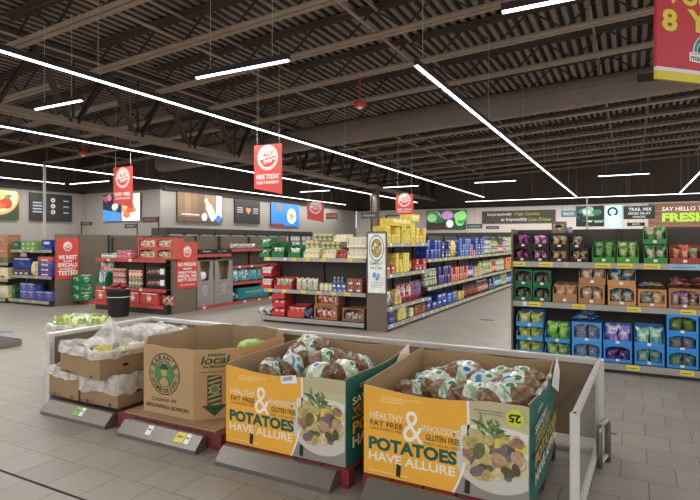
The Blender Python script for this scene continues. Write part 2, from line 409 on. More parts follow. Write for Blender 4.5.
# ------------------------------------------------------------------ lamps
LZ = CAM_H+2.2
EMIT = mat('ffffff', .5, var=0, emit=5.0); HOUS = mat('2a2625', .5, .2, var=.05)
def strip(x0, y0, x1, y1, label, group=None, wires=None):
    along_y = abs(y1-y0) > abs(x1-x0); L = abs(y1-y0) if along_y else abs(x1-x0)
    t = thing('linear_ceiling_light', label, 'ceiling light', ((x0+x1)/2, (y0+y1)/2, LZ), R(90) if along_y else 0, group)
    m = MB(); m.box(-L/2, L/2, -.03, .03, .0, .07, HOUS); m.build('housing', t)
    m = MB(); m.prism([(-.023, 0), (.023, 0), (.018, -.018), (-.018, -.018)], -L/2+.01, L/2-.01, EMIT); m.build('diffuser', t)
    n = max(2, int(L/3.2)+1)
    for i in range(n):
        u = -L/2+.25+(L-.5)*i/(n-1); wx = (x0+x1)/2+(0 if along_y else u); m = MB()
        m.tube([(u, 0, .07), (u, 0, zj(wx)-LZ+.02)], .004, GREYM, 4); m.build('suspension_wire', t)
    ld = bpy.data.lights.new('strip_lamp', 'AREA'); ld.shape = 'RECTANGLE'; ld.size = L; ld.size_y = .034; ld.energy = LW*L; ld.color = (1, .965, .92)
    lo = bpy.data.objects.new('strip_lamp', ld); COL.objects.link(lo); lo.location = ((x0+x1)/2, (y0+y1)/2, LZ-.024); lo.rotation_euler = (0, 0, R(90) if along_y else 0)
LW = 17.5
strip(-6.4, -2.5, -6.4, 26.0, 'long white strip light, brightest line crossing the whole ceiling over the bins')
strip(-2.37, 6.2, -2.37, 28.0, 'long white strip light over the shopping aisle, running to the back wall')
strip(1.9, 6.2, 1.9, 27.7, 'white strip light at the edge over the snack shelving')
strip(-10.55, -1, -10.55, 27.8, 'long white strip light hung just under the steel girder')
strip(-14.9, 2, -14.9, 27.5, 'long white strip light beyond the girder, second from the side wall')
strip(-18.9, 2, -18.9, 12.6, 'white strip light closest to the wall with the pizza picture')
strip(-8, 28.4, 5.5, 28.4, 'white strip light along the back wall above the wall signs')
for x, lb in ((-.35, 'short cross strip light near the big red hanging sign'), (-4.4, 'short cross strip light, brightest of the near row between the two long lines'), (-8.12, 'short cross strip light behind the girder web')):
    strip(x-(.6 if x < -8 else .75), 5.3-(.15 if x > -1 else 0), x+(.6 if x < -8 else .75), 5.3-(.15 if x > -1 else 0), lb, 'cross lights of the near row')
for x, lb in ((-.25, 'short cross strip light far off above the snack shelving'), (-4.4, 'short cross strip light far off above the long aisle'), (-8.1, 'short far cross strip light over the hanging sign by the column'), (-12.1, 'short far cross strip light above the small hanging sign')):
    strip(x-.75, 19.5, x+.75, 19.5, lb, 'cross lights of the far row')
strip(-18.8, 12.75, -16.6, 12.75, 'short cross strip light joining the side wall line near the charcoal board')
for x in (-2.37, 1.9, 5.6): strip(x, -5.5, x, -.6, f'added fill strip light behind the viewpoint, {"over the bins" if x < 0 else ("over the snack side" if x < 3 else "furthest along")}')  # unseen strips added to brighten the fronts that face the camera
# world: even ambient fill added, entering where front and right-hand walls are left out
w = bpy.data.worlds.new('world'); SC.world = w; w.use_nodes = True; bg = w.node_tree.nodes['Background']; bg.inputs['Color'].default_value = (1, .97, .94, 1); bg.inputs['Strength'].default_value = 1.2
SC.view_settings.view_transform = 'Standard'
try: SC.view_settings.look = 'None'
except Exception: pass
SC.view_settings.exposure = 0
SC.cycles.use_denoising = True; SC.cycles.max_bounces = 6; SC.cycles.diffuse_bounces = 4; SC.cycles.transparent_max_bounces = 12
SC.cycles.sample_clamp_indirect = 6
# fire strobes on the joists
def strobe(px, py, y, label):
    x = xs(px, y); t = thing('fire_alarm_strobe', label, 'fire alarm', (x, y, zs(py, x, y)))
    m = MB(); m.lathe([(.13, .1), (.13, .03), (.1, 0)], RED, 14); m.build('housing', t, True)
    m = MB(); m.lathe([(.06, .0), (.055, -.03), (.02, -.05)], WHITE, 12); m.build('lens', t, True)
    m = MB(); m.tube([(0, 0, .1), (0, 0, zj(x)-zs(py, x, y)+.02)], .012, RED, 6); m.build('stem', t)
strobe(360, 107, 10.5, 'small red ceiling fire alarm above the shopping aisle')
strobe(83, 155, 10.5, 'small red ceiling fire alarm beyond the girder')
# ================================================================== SHELVING
GREYSTRIP = mat('a3a19c', .45, .2, var=.05)
class G: pass
def gondola(label, x, y, rot, L, H, shelves, depth=.55, sdepth=.45, base=.12, bay=1.2, strip=GREYSTRIP, tagm=YTAG, tags=None, name='shelving_unit', baseface=None, ends=(1, 1), panel=PANEL, group=None, tagw=.12, backm=None):
    """shelving unit: local x along its length, front towards local -y at y=0, back panel at y=depth; shelves = heights of shelf tops"""
    g = G(); g.t = thing(name, label, 'shelving unit', (x, y, 0), rot, group); g.M = Matrix.Translation((x, y, 0)) @ Matrix.Rotation(rot, 4, 'Z'); g.rot = rot; g.L = L; g.depth = depth; g.sd = sdepth
    t = g.t
    m = MB(); m.box(.0, L, depth-.03, depth, base, H, backm or BACKP); m.build('back_panel', t)
    m = MB(); m.box(0, L, .0, depth, base-.06, base, SHELF_D); m.box(.0, L, .05, depth, 0, base-.06, SHELF_D); bd = m.build('base_deck', t)
    m = MB(); m.box(0, L, -.012, -.001, base-.075, base+.004, baseface or strip); m.build('price_strip', bd)
    for i in range(max(2, int(round(L/bay))+1)):
        n = max(1, int(round(L/bay))); xx = min(L-.035, max(.0, i*L/n-.018))
        m = MB(); m.box(xx, xx+.035, depth-.075, depth-.03, base, H, SHELF_D); m.build('upright', t)
    for e, xx in zip(ends, (-.02, L)):
        if e: m = MB(); m.box(xx, xx+.02, .0+(depth-sdepth-.03)*.6, depth, 0, H, panel); m.build('end_panel', t)
    g.sy = depth-sdepth-.03
    tags = tags or {}
    def put_tags(k, z, sh, y0):
        for (u, wd, mm) in tags.get(k, []):
            q = MB(); q.box(u-wd/2, u+wd/2, y0-.016, y0-.0125, z-.058, z-.004, mm); q.box(u-wd/2+.012, u+wd/2-.03, y0-.0165, y0-.016, z-.04, z-.032, mat('55503a', .6)); q.build('price_tag', sh)
    put_tags(0, base, bd, 0)
    for k, z in enumerate(shelves):
        m = MB(); m.box(0, L, g.sy, depth-.03, z-.03, z, SHELF_D); s = m.build('shelf', t)
        q = MB(); q.box(0, L, g.sy-.012, g.sy-.001, z-.068, z+.004, strip); q.build('price_strip', s)
        for b in range(int(L/bay)+1):
            q = MB(); xx = min(L-.03, b*bay+.02); q.prism([(g.sy+.06, z-.03), (depth-.03, z-.03), (depth-.03, z-.13)], xx, xx+.006, SHELF_D); q.build('bracket', s)
        put_tags(k+1, z, s, g.sy)
    return g
def local(g, p): return g.M @ Vector(p)
# ------------------------------------------------------------------ product meshes (origin at bottom centre, front towards -y)
PM = {}
def cmat(h): return mat(h, .42, var=.16, scale=9)
def carton_mesh(w, d, h, base, acc, style=0):
    k = ('c', w, d, h, base, acc, style)
    if k in PM: return PM[k]
    m = MB(); B, A, Wm = cmat(base), pmix(base, acc, 26), cmat('e2ded2')
    x = w/2; y = d/2
    m.box(-x, x, -y, y, 0, h, B)
    def patch(x0, x1, z0, z1, mm, sgn=-1): 
        e = y+.0015
        m.face([(x0, -e, z0), (x1, -e, z0), (x1, -e, z1), (x0, -e, z1)], mm)
    if style == 0: patch(-x*.98, x*.98, h*.55, h*.85, A); patch(-x*.5, x*.5, h*.15, h*.42, Wm)
    elif style == 1: patch(-x*.7, x*.7, h*.2, h*.8, A); patch(-x*.5, x*.5, h*.5, h*.66, Wm)
    elif style == 2: patch(-x, x, 0, h*.35, A); patch(-x*.6, x*.6, h*.55, h*.8, Wm); patch(-x*.3, x*.3, h*.1, h*.25, B)
    elif style == 3: m.disc((0, -y-.0015, h*.5), (1, 0, 0), (0, 0, 1), min(x, h/2)*.75, A, 14); patch(-x*.8, x*.8, h*.86, h*.95, Wm)
    # print also on the two ends
    for s in (-1, 1):
        e = s*(x+.0015); q = [(e, -y*.7, h*.3), (e, y*.7, h*.3), (e, y*.7, h*.75), (e, -y*.7, h*.75)]
        m.face(q if s > 0 else q[::-1], A)
    PM[k] = m.mesh('carton'); return PM[k]
def bottle_mesh(r, h, body, label, cap, jar=False):
    k = ('b', r, h, body, label, cap, jar)
    if k in PM: return PM[k]
    m = MB(); b, l, c = mat(body, .2, var=.08), pmix(label, body, 34), cmat(cap)
    if jar: prof = [(r*.9, 0), (r, h*.06), (r, h*.14), (r*1.01, h*.15), (r*1.01, h*.68), (r, h*.69), (r*.95, h*.8), (r*.8, h*.84), (r*.84, h*.85), (r*.84, h), (r*.8, h)]; ms = [b, b, l, l, l, b, b, c, c, c]
    else: prof = [(r*.9, 0), (r, h*.04), (r, h*.14), (r*1.01, h*.15), (r*1.01, h*.5), (r, h*.51), (r*.9, h*.62), (r*.42, h*.8), (r*.36, h*.88), (r*.42, h*.885), (r*.42, h), (r*.38, h)]; ms = [b, b, l, l, l, b, b, b, c, c, c]
    m.lathe(prof, b, 10, ms=ms); PM[k] = m.mesh('jar' if jar else 'bottle', True); return PM[k]
def can_mesh(r, h, label, acc):
    k = ('k', r, h, label, acc)
    if k in PM: return PM[k]
    m = MB(); s, l, a = mat('c8c8c6', .3, .7, var=.03), pmix(label, acc, 30), cmat(acc)
    m.lathe([(r*.92, 0), (r, h*.03), (r, h*.35), (r*1.005, h*.36), (r*1.005, h*.7), (r, h*.71), (r, h*.95), (r*.92, h), (r*.88, h*.97)], l, 12, ms=[s, l, l, a, a, l, s, s]); PM[k] = m.mesh('can', True); return PM[k]
def pouch_mesh(w, d, h, base, acc, seed=0, style=0, pmat=None):
    k = ('p', w, d, h, base, acc, seed, style, pmat)
    if k in PM: return PM[k]
    m = MB(); B = pmix(base, acc, 16, .28); A = pmix(acc, base, 22, .28); rnd = random.Random(seed)
    ph = [rnd.uniform(0, 6) for _ in range(4)]
    nu, nv = 9, 9
    def side(s):
        def fn(u, v):
            bul = (max(0, math.sin(math.pi*u))**.55)*(max(0, 1-abs(2*v-.9)**2.6)**.6 if v < .95 else 0)
            x = (u-.5)*w*(1-.1*math.sin(math.pi*v)); z = v*h
            wr = .10*math.sin(5*u+ph[0]+3*v)*math.sin(7*v+ph[1])
            return (x+.012*math.sin(9*v+ph[2])*abs(u-.5), s*(d/2*bul*(1+wr)+.002), z+.01*math.sin(6*u+ph[3])*v)
        return fn
    def cell(i, j):
        if style == 0: return A if 3 <= j <= 5 else B
        if style == 1: return A if 2 <= i <= 6 and 2 <= j <= 6 else B
        if style == 2: return A if j >= 5 else B
        return A if (i-4)**2+(j-4)**2 < 9 else B
    for s in (-1, 1):
        b = len(m.v); fn = side(s)
        for j in range(nv+1):
            for i in range(nu+1): m.v.append(fn(i/nu, j/nv))
        for j in range(nv):
            for i in range(nu):
                q = (b+j*(nu+1)+i, b+j*(nu+1)+i+1, b+(j+1)*(nu+1)+i+1, b+(j+1)*(nu+1)+i)
                m.f.append(q if s < 0 else q[::-1]); m.m.append(m.mi(pmat or cell(i, j)))
    PM[k] = m.mesh('pouch', True); return PM[k]
def tray_mesh(w, d, h, col, style='open', lip=.35):
    """display carton, front towards -y: style open = low lip, tall back; window = framed cut-out"""
    k = ('t', w, d, h, col, style, lip)
    if k in PM: return PM[k]
    m = MB(); C = mat(col, .7, var=.07, scale=4); t = .006; x = w/2; y = d/2
    m.box(-x, x, -y, y, 0, t, C); m.box(-x, x, y-t, y, t, h, C)
    if style == 'window':
        for s in (-1, 1): m.box(min(s*x, s*(x-t)), max(s*x, s*(x-t)), -y, y-t, t, h, C)
        n = 10; a = w*.43; zb = h*lip*.85; zt = h*.9; F0 = -y
        m.box(-x+t, x-t, F0, F0+t, t, zb, C); m.box(-x+t, -a, F0, F0+t, zb, h, C); m.box(a, x-t, F0, F0+t, zb, h, C)
        for i in range(n):       # arched top edge of the cut-out
            u0, u1 = -a+2*a*i/n, -a+2*a*(i+1)/n; g = lambda u: zt-(h*.16)*(abs(u)/a)**3
            m.raw([(u0, F0, g(u0)), (u1, F0, g(u1)), (u1, F0, h), (u0, F0, h), (u0, F0+t, g(u0)), (u1, F0+t, g(u1)), (u1, F0+t, h), (u0, F0+t, h)], [(0, 1, 2, 3), (7, 6, 5, 4), (0, 4, 5, 1), (3, 2, 6, 7)], C)
    else:
        for s in (-1, 1):
            xa, xb = min(s*x, s*(x-t)), max(s*x, s*(x-t))
            m.prism([(-y, t), (y-t, t), (y-t, h), (-y*.2, h*.92), (-y, h*(lip+.25))], xa, xb, C)
        m.box(-x+t, x-t, -y, -y+t, t, h*lip, C)
    PM[k] = m.mesh('display_tray'); return PM[k]
def short(t, n=16):
    w = t.split()
    if len(w) <= n: return t
    drop = ['the', 'a']; 
    for d in drop:
        while len(w) > n and d in w[3:]: w.pop(3+w[3:].index(d))
    return ' '.join(w[:n])
NM = {'1': 'topmost', '2': 'second', '3': 'third'}
PLACED = {}
def item(g, me, name, cat, label, group, u, v, z, rz=0, tilt=0):
    """a product standing on a unit: u along it, v behind its front edge"""
    p = local(g, (u, v, z)); o = ob(name, me, None, p); o.rotation_euler = (tilt, 0, g.rot+rz)
    return tag(o, label, cat, group)
KINDN = {'c': ('carton', 'box'), 'b': ('bottle', 'bottle'), 'j': ('jar', 'jar'), 'k': ('can', 'can'), 'p': ('pouch', 'bag')}
CNAME = {}
def clusters(g, z, u0, u1, spec, where, maxh=.34):
    """fill a shelf from u0 to u1; spec rows: kind, colour, accent, colour word, rows stacked, item w, item h, share"""
    tot = sum(s[7] for s in spec); u = u0
    for kind, c, a, word, st, w, h, sh in spec:
        span = (u1-u0)*sh/tot; n = max(1, int(span/w)); step = span/n
        key = (where, word, kind); PLACED[key] = PLACED.get(key, 0)+1; kth = PLACED[key]
        nm, cat = KINDN[kind]
        ordw = ['', ' next along', ' third along', ' fourth along', ' fifth along', ' sixth along'][min(5, kth-1)]
        lab = short(f'{word} {nm} {where}{(", "+ordw.strip()) if ordw else ""}')
        grp = f'{word} {nm} cluster {where}{ordw}'
        dpt = min(.3, w*1.3)
        for i in range(n):
            for k in range(st if not (kind == 'p') else 1):
                uu = u+step*(i+.5)
                if kind == 'c': me = carton_mesh(round(w*.93, 3), round(dpt, 3), h, c, a, (len(word)+kth) % 4)
                elif kind == 'b': me = bottle_mesh(w*.46, h, c, a, 'e8e6e0' if len(word) % 2 else '333a60')
                elif kind == 'j': me = bottle_mesh(w*.46, h, c, a, 'd8b24a' if len(word) % 2 else 'd9d9d6', True)
                elif kind == 'k': me = can_mesh(w*.47, h, c, a)
                else: me = pouch_mesh(w*.95, w*.55, h, c, a, i % 3, len(word) % 4)
                if k and st > 1 and k == st-1 and (i*7+kth*3) % 5 == 0: continue
                item(g, me, nm, cat, lab, grp, uu, g.sy+.02+dpt/2+random.uniform(0, .025), z+.001+k*(h+.001), random.uniform(-.05, .05))
        u += span
# ---------------------------------------------------------------- (1) snack shelving facing the bins
YD = 7.22; XD = xs(513, YD+.07)
L = 2.5
def ud(px, y=YD+.08): return xs(px, y)-XD
tg = {2: [(ud(p), .17, YTAG) for p in (519, 546, 603, 625, 652)]+[(ud(566), .06, mat('d9b79a', .6)), (ud(684), .3, mat('8fc4e6', .5))], 1: [(ud(p), .15, YTAG) for p in (535, 579, 634, 688)]+[(ud(525), .05, WTAG)],
      0: [(ud(p, YD), .14, YTAG) for p in (633, 687)]+[(ud(598, YD), .07, mat('d9b79a', .6))]}
GD = gondola('wide grey snack shelving unit with three levels facing the produce bins', XD, YD, 0, L, 1.77, [.815, 1.34], tags=tg, bay=1.33)
gD2 = gondola('back half of the snack shelving, turned to the aisle behind', XD+L, YD+1.14, R(180), L, 1.77, [.8, 1.33], bay=1.33)
BLU = '3a8fd8'; GRN = '1f6b3f'
def traypx(px0, px1, py0, py1, z, col, style, goods, label, group=None, v=None, lip=.3, d=.3, gd=None, tilt=0, nmat=None):
    """display tray standing on the snack shelving between two picture columns"""
    y0 = YD+(.1 if z > .3 else .06) if v is None else YD+v
    a, b = xs(px0, y0), xs(px1, y0); w = abs(b-a)-.008; xm = (a+b)/2; h = max(.08, (py1-py0)*dep(xm, y0)/F)
    t = item(GD, tray_mesh(round(w, 3), d, round(h, 3), col, style, lip), 'display_tray', 'box', label, group, xm-XD, y0-YD+d/2, z, 0, tilt)
    # price mark on the lip
    q = MB(); q.box(-.02, .02, -d/2-.002, -d/2-.0005, h*.06, h*.2, WTAG); q.build('lip_mark', t)
    for i, (base, acc, word, n, hh) in enumerate(goods):
        for k in range(n):
            pw = (w-.03)/sum(x[3] for x in goods); idx = sum(x[3] for x in goods[:i])+k
            ux = -w/2+.015+pw*(idx+.5)
            me = pouch_mesh(round(pw*1.02, 3), .1, round(h*hh, 3), base, acc, (idx+len(label)) % 3, (len(word)+idx) % 4)
            o = item(GD, me, 'snack_bag', 'bag', short(f'{word} in the {label}'), f'{word}, {label}', xm-XD+ux, y0-YD+.09+.02*(idx % 2), z+.008, random.uniform(-.08, .08))
            o2 = item(GD, me, 'snack_bag', 'bag', short(f'{word} in the {label}'), f'{word}, {label}', xm-XD+ux, y0-YD+.2, z+.008, random.uniform(-.1, .1))
    return t, h
def top_of(px, py, z=None): return zs(py, xs(px, YD+.1), YD+.1)
zt, zm, zb_ = 1.345, .82, .125
# top level: black window trays with mixed nuts, two rows
PK = [('c95fa8', '5b2a55'), ('b98a5c', 'e3d2b4'), ('d9c3a0', '6e4b3a')]
tt = [(513, 531, 'pink snack pouch', PK[0]), (531, 549, 'magenta snack pouch', ('a84c96', 'e8c8dd')), (549.5, 569, 'tan nut pouch', PK[1]), (569.5, 589, 'cream nut pouch', PK[2])]
pl = ['at the aisle end', 'next to the aisle end', 'under the lone brown carton', 'beside the green salad bags']
hts = []
for (a, b, wd, c), w_ in zip(tt, pl):
    t, h = traypx(a, b, 247, 261, zt, '26211f', 'window', [(c[0], c[1], wd, 2, .8)], f'lower black window tray {w_}'); hts.append(h)
    if wd != 'pink snack pouch' or True:
        traypx(a+(0 if a > 514 else 2), b-(0 if b < 580 else 5), 233, 246.5, zt+h+.002, '26211f', 'window', [(c[0], c[1], wd, 2 if b < 580 else 1, .85)], f'upper black window tray {w_}')
xm = xs(559, YD+.2)-XD; z2 = zt+hts[2]*2+.01
o = item(GD, carton_mesh(.17, .16, .15, '7d6a58', 'c9bda8', 1), 'carton', 'box', 'lone brown printed carton on top of the black window trays', None, xm, .24, z2)
o = item(GD, can_mesh(.045, .075, '6d6a9c', 'a9a6c8'), 'can', 'can', 'purple grey tin beside the lone brown carton', None, xs(568.5, YD+.2)-XD, .24, z2)
GREENS = ('4f7f3e', '8fb75e')
_, h = traypx(592, 615.5, 243, 261.5, zt, '3f8a3c', 'open', [('2f5e33', '7aa55a', 'dark green salad bag', 2, 1.12)], 'green carton of dark salad bags on the top shelf', lip=.28)
_, h = traypx(616.5, 639, 243, 261.8, zt, '4a9a40', 'open', [('5c7f3c', 'b5c98a', 'pale green snack bag', 2, 1.1)], 'green carton of pale green bags on the top shelf', lip=.3)
_, h = traypx(643.5, 668, 243, 262, zt, '3d8c42', 'open', [('55905a', 'd8cbb0', 'green and beige nut bag', 2, .95)], 'lower green carton of the stacked pair on the top shelf', lip=.28)
traypx(643, 667, 225, 243, zt+h+.003, '3d8c42', 'open', [('4c8a52', 'd3b8a0', 'green and pink nut bag', 2, .95)], 'upper green carton of the stacked pair on the top shelf', lip=.28)
_, h = traypx(669.5, 701, 243.5, 262.5, zt, 'a8443f', 'open', [('7d8a42', 'c8553f', 'red and olive fruit pouch', 1, .75), ('c9573f', 'e6b08a', 'red apple pouch', 1, .95), ('a59a86', '6d7a5a', 'grey green pouch', 1, .8)], 'red carton of fruit pouches on the top shelf', lip=.3)
traypx(703, 735, 243.5, 263, zt, '3d8c42', 'open', [('4c8a52', 'd3b8a0', 'leafy nut bag', 2, .95)], 'green carton past the red fruit carton', lip=.3)
# middle level
for a, b, w_ in ((514, 532.5, 'at the aisle end'), (532.8, 551, 'second from the aisle end')):
    t, h = traypx(a, b, 286, 301.5, zm, GRN, 'window', [('8a8478', '57504a', 'grey chip bag', 2, .7)], f'lower dark green window tray {w_}')
    traypx(a, b, 270, 285.5, zm+h+.002, GRN, 'window', [('8f897e', '5f5750', 'dusky chip bag', 2, .7)], f'upper dark green window tray {w_}')
BRW = 'a97b55'
t, h = traypx(552.5, 577, 284.5, 304, zm, BRW, 'open', [('b98a64', 'd9b893', 'brown bread chip bag', 2, .85)], 'single brown tray beside the dark green trays', lip=.45)
t, h = traypx(578, 605, 285.5, 305.2, zm, BRW, 'window', [('b58a66', 'e5d5bd', 'tan cookie bag', 2, .82)], 'lower brown window tray of the tilted pair', lip=.32)
traypx(578.5, 606, 267.5, 286, zm+h+.002, BRW, 'open', [('c29a78', 'e9dcc8', 'pale cookie bag', 2, .9)], 'upper brown tray of the tilted pair', lip=.35)
ORB = 'c98f5a'
t, h = traypx(607.5, 636.5, 287, 306.5, zm, ORB, 'window', [('2f7f97', 'd9b98e', 'teal and tan cracker bag', 2, .82)], 'lower orange brown tray of the taller stack', lip=.22)
traypx(607, 636, 269, 287, zm+h+.002, ORB, 'open', [('2c6f8c', 'cfc7b4', 'deep teal cracker bag', 2, .9)], 'upper orange brown tray of the taller stack', lip=.3)
t, h = traypx(637.5, 667, 290.5, 308, zm, ORB, 'window', [('2f7f97', 'caa97a', 'teal cracker bag', 1, .8), ('c2a06d', 'e2cf9f', 'golden cracker bag', 1, .8)], 'orange brown tray with loose packets lying on top', lip=.22)
def laid(px, z, base, acc, label, grp, y=.2, w=.13, hh=.16, rz=0, s=0):
    me = pouch_mesh(w, .06, hh, base, acc, s, s % 4)
    p = local(GD, (xs(px, YD+y)-XD, y-.06, z+.028)); o = ob('snack_bag', me, None, p); o.rotation_euler = (R(-78), 0, rz); return tag(o, label, 'bag', grp)
for i, (px, c, a, w_) in enumerate(((642, '6c8fa3', 'd9d2c0', 'blue grey'), (651, '8a9a6b', 'd6cfae', 'olive'), (660, 'b48a6a', 'd9c4a4', 'tan'))): laid(px, zm+h+.004, c, a, f'{w_} packet lying on the orange brown tray', None, .2, .1, .16, .3*(i-1), i)
t, h = traypx(668.5, 702, 291.5, 311.5, zm, BRW, 'window', [('8f6f9a', 'd0b9a0', 'mauve snack bag', 2, .8), ('c2a06d', '5b4a77', 'gold snack bag', 1, .8)], 'brown window tray with a heap of red bags on top', lip=.2)
for i, (px, y, dz) in enumerate(((672, .16, 0), (680, .22, 0), (689, .16, 0), (697, .22, 0), (676, .25, .04), (685, .2, .05), (693, .25, .045))): laid(px, zm+h+.004+dz, ('a8525a', 'b4646a', '96434d')[i % 3], ('d8b0a6', 'c98a86')[i % 2], 'crumpled red snack bag heaped on the brown window tray', 'red snack bags heaped on the brown tray', y, .12, .17, (i % 3-1)*.5, i % 3)
# bottom level
def stackpx(px0, px1, ys_, col, style, goods, nm, lip=.22, topstyle=None):
    z = zb_; n = len(ys_)
    for k, (a, b) in enumerate(ys_):
        lv = ['lowest', 'upper', 'topmost'][k] if n > 2 else ['lower', 'upper'][k]
        t, h = traypx(px0+.6, px1-.6, a, b, z, col, (topstyle if topstyle and k == n-1 else style), goods[min(k, len(goods)-1)], f'{lv} blue tray {nm}', lip=lip, v=.05); z += h+.002
    return z
YG = [('8aa84f', 'd7d78a', 'green and yellow snack pack', 2, .82)]
stackpx(515.5, 543.5, ((346, 359.5), (332, 345.5), (316, 331.5)), '4a98d4', 'open', [YG], 'at the aisle end with green packs', .3)
z = stackpx(544, 570.5, ((347, 361),(328, 346.5)), BLU, 'open', [[('7fae5a', 'c9d88a', 'lime snack pack', 2, .8)], [('5fa53a', 'a9d860', 'bright green snack bag', 2, 1.0)]], 'second from the aisle end')
z = stackpx(571, 602.5, ((346, 363.5), (326, 345.5)), '4a9ae2', 'window', [[('9c8f80', '4a90c8', 'blue cereal bag', 2, .8)], [('a5917a', '3a7fc4', 'blue biscuit bag', 2, .8)]], 'under the heap of blue bags', .24)
for i, (px, y, dz) in enumerate(((576, .12, 0), (585, .16, 0), (594, .12, 0), (580, .2, .05), (590, .2, .05), (598, .18, .02))): 
    laid(px, z+.004+dz, ('2f6fb0', '3a86cc', '284f8a')[i % 3], ('b0a08a', '8fb5d8')[i % 2], 'blue snack bag heaped on the blue trays', 'blue bags heaped on the blue trays', y, .13, .18, (i % 3-1)*.6, i % 3)
stackpx(602.5, 633, ((348.5, 366), (329, 348)), '3a90e0', 'window', [[('7a52a5', '3a2a5a', 'dark purple chip bag', 2, .75)], [('8a6fc0', 'd8d0ea', 'lilac chip bag', 2, .92)]], 'with purple bags', .22, 'open')
stackpx(633.5, 665.5, ((350, 368), (329, 349.5)), '3a90e0', 'window', [[('4f9a9a', '9fb5a0', 'teal chip bag', 2, .8)], [('6ac0a0', 'd0e8dd', 'mint chip bag', 2, .85)]], 'with mint green bags', .22, 'open')
stackpx(666, 699.5, ((354, 371.5), (337, 353.5), (317.5, 336.5)), '3094e6', 'window', [[('8a9a5a', '3a7a9a', 'olive chip bag', 2, .8)], [('8f7a6a', '5a86b0', 'brown chip bag', 2, .8)], [('6f5a3c', '5f9a3c', 'brown and green chip bag', 2, .85)]], 'of the tall stack past the mint bags', .2)
# ---------------------------------------------------------------- (2) centre block: end unit, poster panel, long aisle run
YC = 8.6; XR = -3.82; XCL = -6.58; LC = 2.3
tgC = {2: [(u, .1, YTAG) for u in (.1, .72, 1.05, 1.4, 1.98)]+[(.52, .05, WTAG)], 1: [(u, .1, YTAG) for u in (.16, .5, .95, 1.3, 1.62, 1.92)]}
GC = gondola('centre end shelving with cream and green cartons under the red hanging sign', XCL, YC, 0, LC, 1.5, [.66, 1.29], tags=tgC, bay=1.14, ends=(0, 0))
tgR = {i: [(u*.55+.15, .09, YTAG if u % 3 else WTAG) for u in range(0, (4 if i else 4))] for i in range(5)}
GR1 = gondola('first bay of the long aisle shelving with yellow cartons on top', XR, YC+.0, R(90), 2.15, 1.78, [.43, 1.02, 1.58], tags=tgR, depth=.4, sdepth=.36, bay=1.07, ends=(1, 0))
tgR2 = {i: [(u*.36+.15, .09, YTAG if u % 3 else WTAG) for u in range(0, 31)] for i in range(3)}
GR2 = gondola('long aisle shelving packed with bottles, jars and cartons down to the back', XR, YC+2.16, R(90), 11.2, 1.75, [.62, 1.23], tags=tgR2, depth=.52, sdepth=.45, bay=1.2, ends=(0, 1))
# end panel with the hanging poster
def panel_poster(g_t, x0, x1, y, z0, z1, face, name='poster_board'): pass
C1 = 'f0e9c2'
def put(g, kind, w, d, h, c, a, word, u, z, n=1, st=1, style=0, gap=.004, v=None, rz=0, where='', nm=None, cat=None):
    """n side by side and st high, one label for a row nothing tells apart"""
    for k in range(st):
        for i in range(n):
            if kind == 'c': me = carton_mesh(w, d, h, c, a, style)
            elif kind == 'p': me = pouch_mesh(w, d, h, c, a, (i+k) % 3, style)
            elif kind == 'b': me = bottle_mesh(w/2, h, c, a, 'e8e6e0')
            elif kind == 'j': me = bottle_mesh(w/2, h, c, a, 'd9c07a', True)
            elif kind == 'k': me = can_mesh(w/2, h, c, a)
            nn, ct = KINDN[kind]
            vv = (g.sy+.015+d/2) if v is None else v
            item(g, me, nm or nn, cat or ct, short(f'{word} {where}'), f'{word} {where}' if n*st > 1 else None, u+(w+gap)*i+w/2, vv, z+.001+k*(h+.001), rz+random.uniform(-.02, .02))
def trayset(g, u, z, w, h, col, goods, label, style='open', lip=.35, d=.3, st=1):
    for k in range(st):
        lb = label if st == 1 else f'{["lower", "upper", "topmost"][k]} {label}'
        v = g.sy+.015+d/2
        item(g, tray_mesh(w, d, h, col, style, lip), 'display_tray', 'box', lb, None, u+w/2, v, z+.001+k*(h+.003))
        base, acc, word, n, hh, kind = goods; pw = (w-.02)/n
        for i in range(n):
            me = pouch_mesh(round(pw, 3), .09, round(h*hh, 3), base, acc, i % 3, (len(word)+i) % 4) if kind == 'p' else (carton_mesh(round(pw*.94, 3), .2, round(h*hh, 3), base, acc, len(word) % 4) if kind == 'c' else bottle_mesh(pw*.46, round(h*hh, 3), base, acc, 'd9c07a', True))
            nn, ct = KINDN[kind]
            item(g, me, nn, ct, short(f'{word} in the {lb}'), f'{word}, {lb}', u+.01+pw*(i+.5), v-.06 if kind == 'p' else v, z+.009+k*(h+.003))
wc = 'on the centre end shelving'
def uc(px): return xs(px, YC+.1)-XCL
zt, zm, zb2 = 1.295, .665, .125
trayset(GC, uc(260), zt, .24, .2, '2f7d45', ('dfe0d0', '4d8a5a', 'white packet', 2, .8, 'p'), 'green tray at the outer end of the centre top shelf', st=2)
trayset(GC, uc(272), zt, .3, .3, '256b3c', ('e6e4d8', '8aa58a', 'white wrapped packet', 3, .62, 'p'), 'tall backed green tray on the centre top shelf', lip=.4)
trayset(GC, uc(288.5), zt, .28, .25, '2b7441', ('e9e8e2', 'b5b9b0', 'crumpled white packet', 2, .7, 'p'), 'second tall green tray on the centre top shelf', lip=.4)
trayset(GC, uc(304), zt, .34, .19, 'e8dfae', ('efe9d0', '8a7a52', 'cream cookie carton', 4, .88, 'c'), 'cream tray of cookie cartons on the centre top shelf', lip=.3)
trayset(GC, uc(322.5), zt, .29, .17, 'e5d9a8', ('ece4c8', 'c8524a', 'cream and red carton', 3, .9, 'c'), 'cream and red tray on the centre top shelf', lip=.35)
trayset(GC, uc(338), zt, .18, .16, 'b8403c', ('b03a3a', '3f7a4a', 'red and green carton', 2, .95, 'c'), 'small red tray on the centre top shelf', lip=.4)
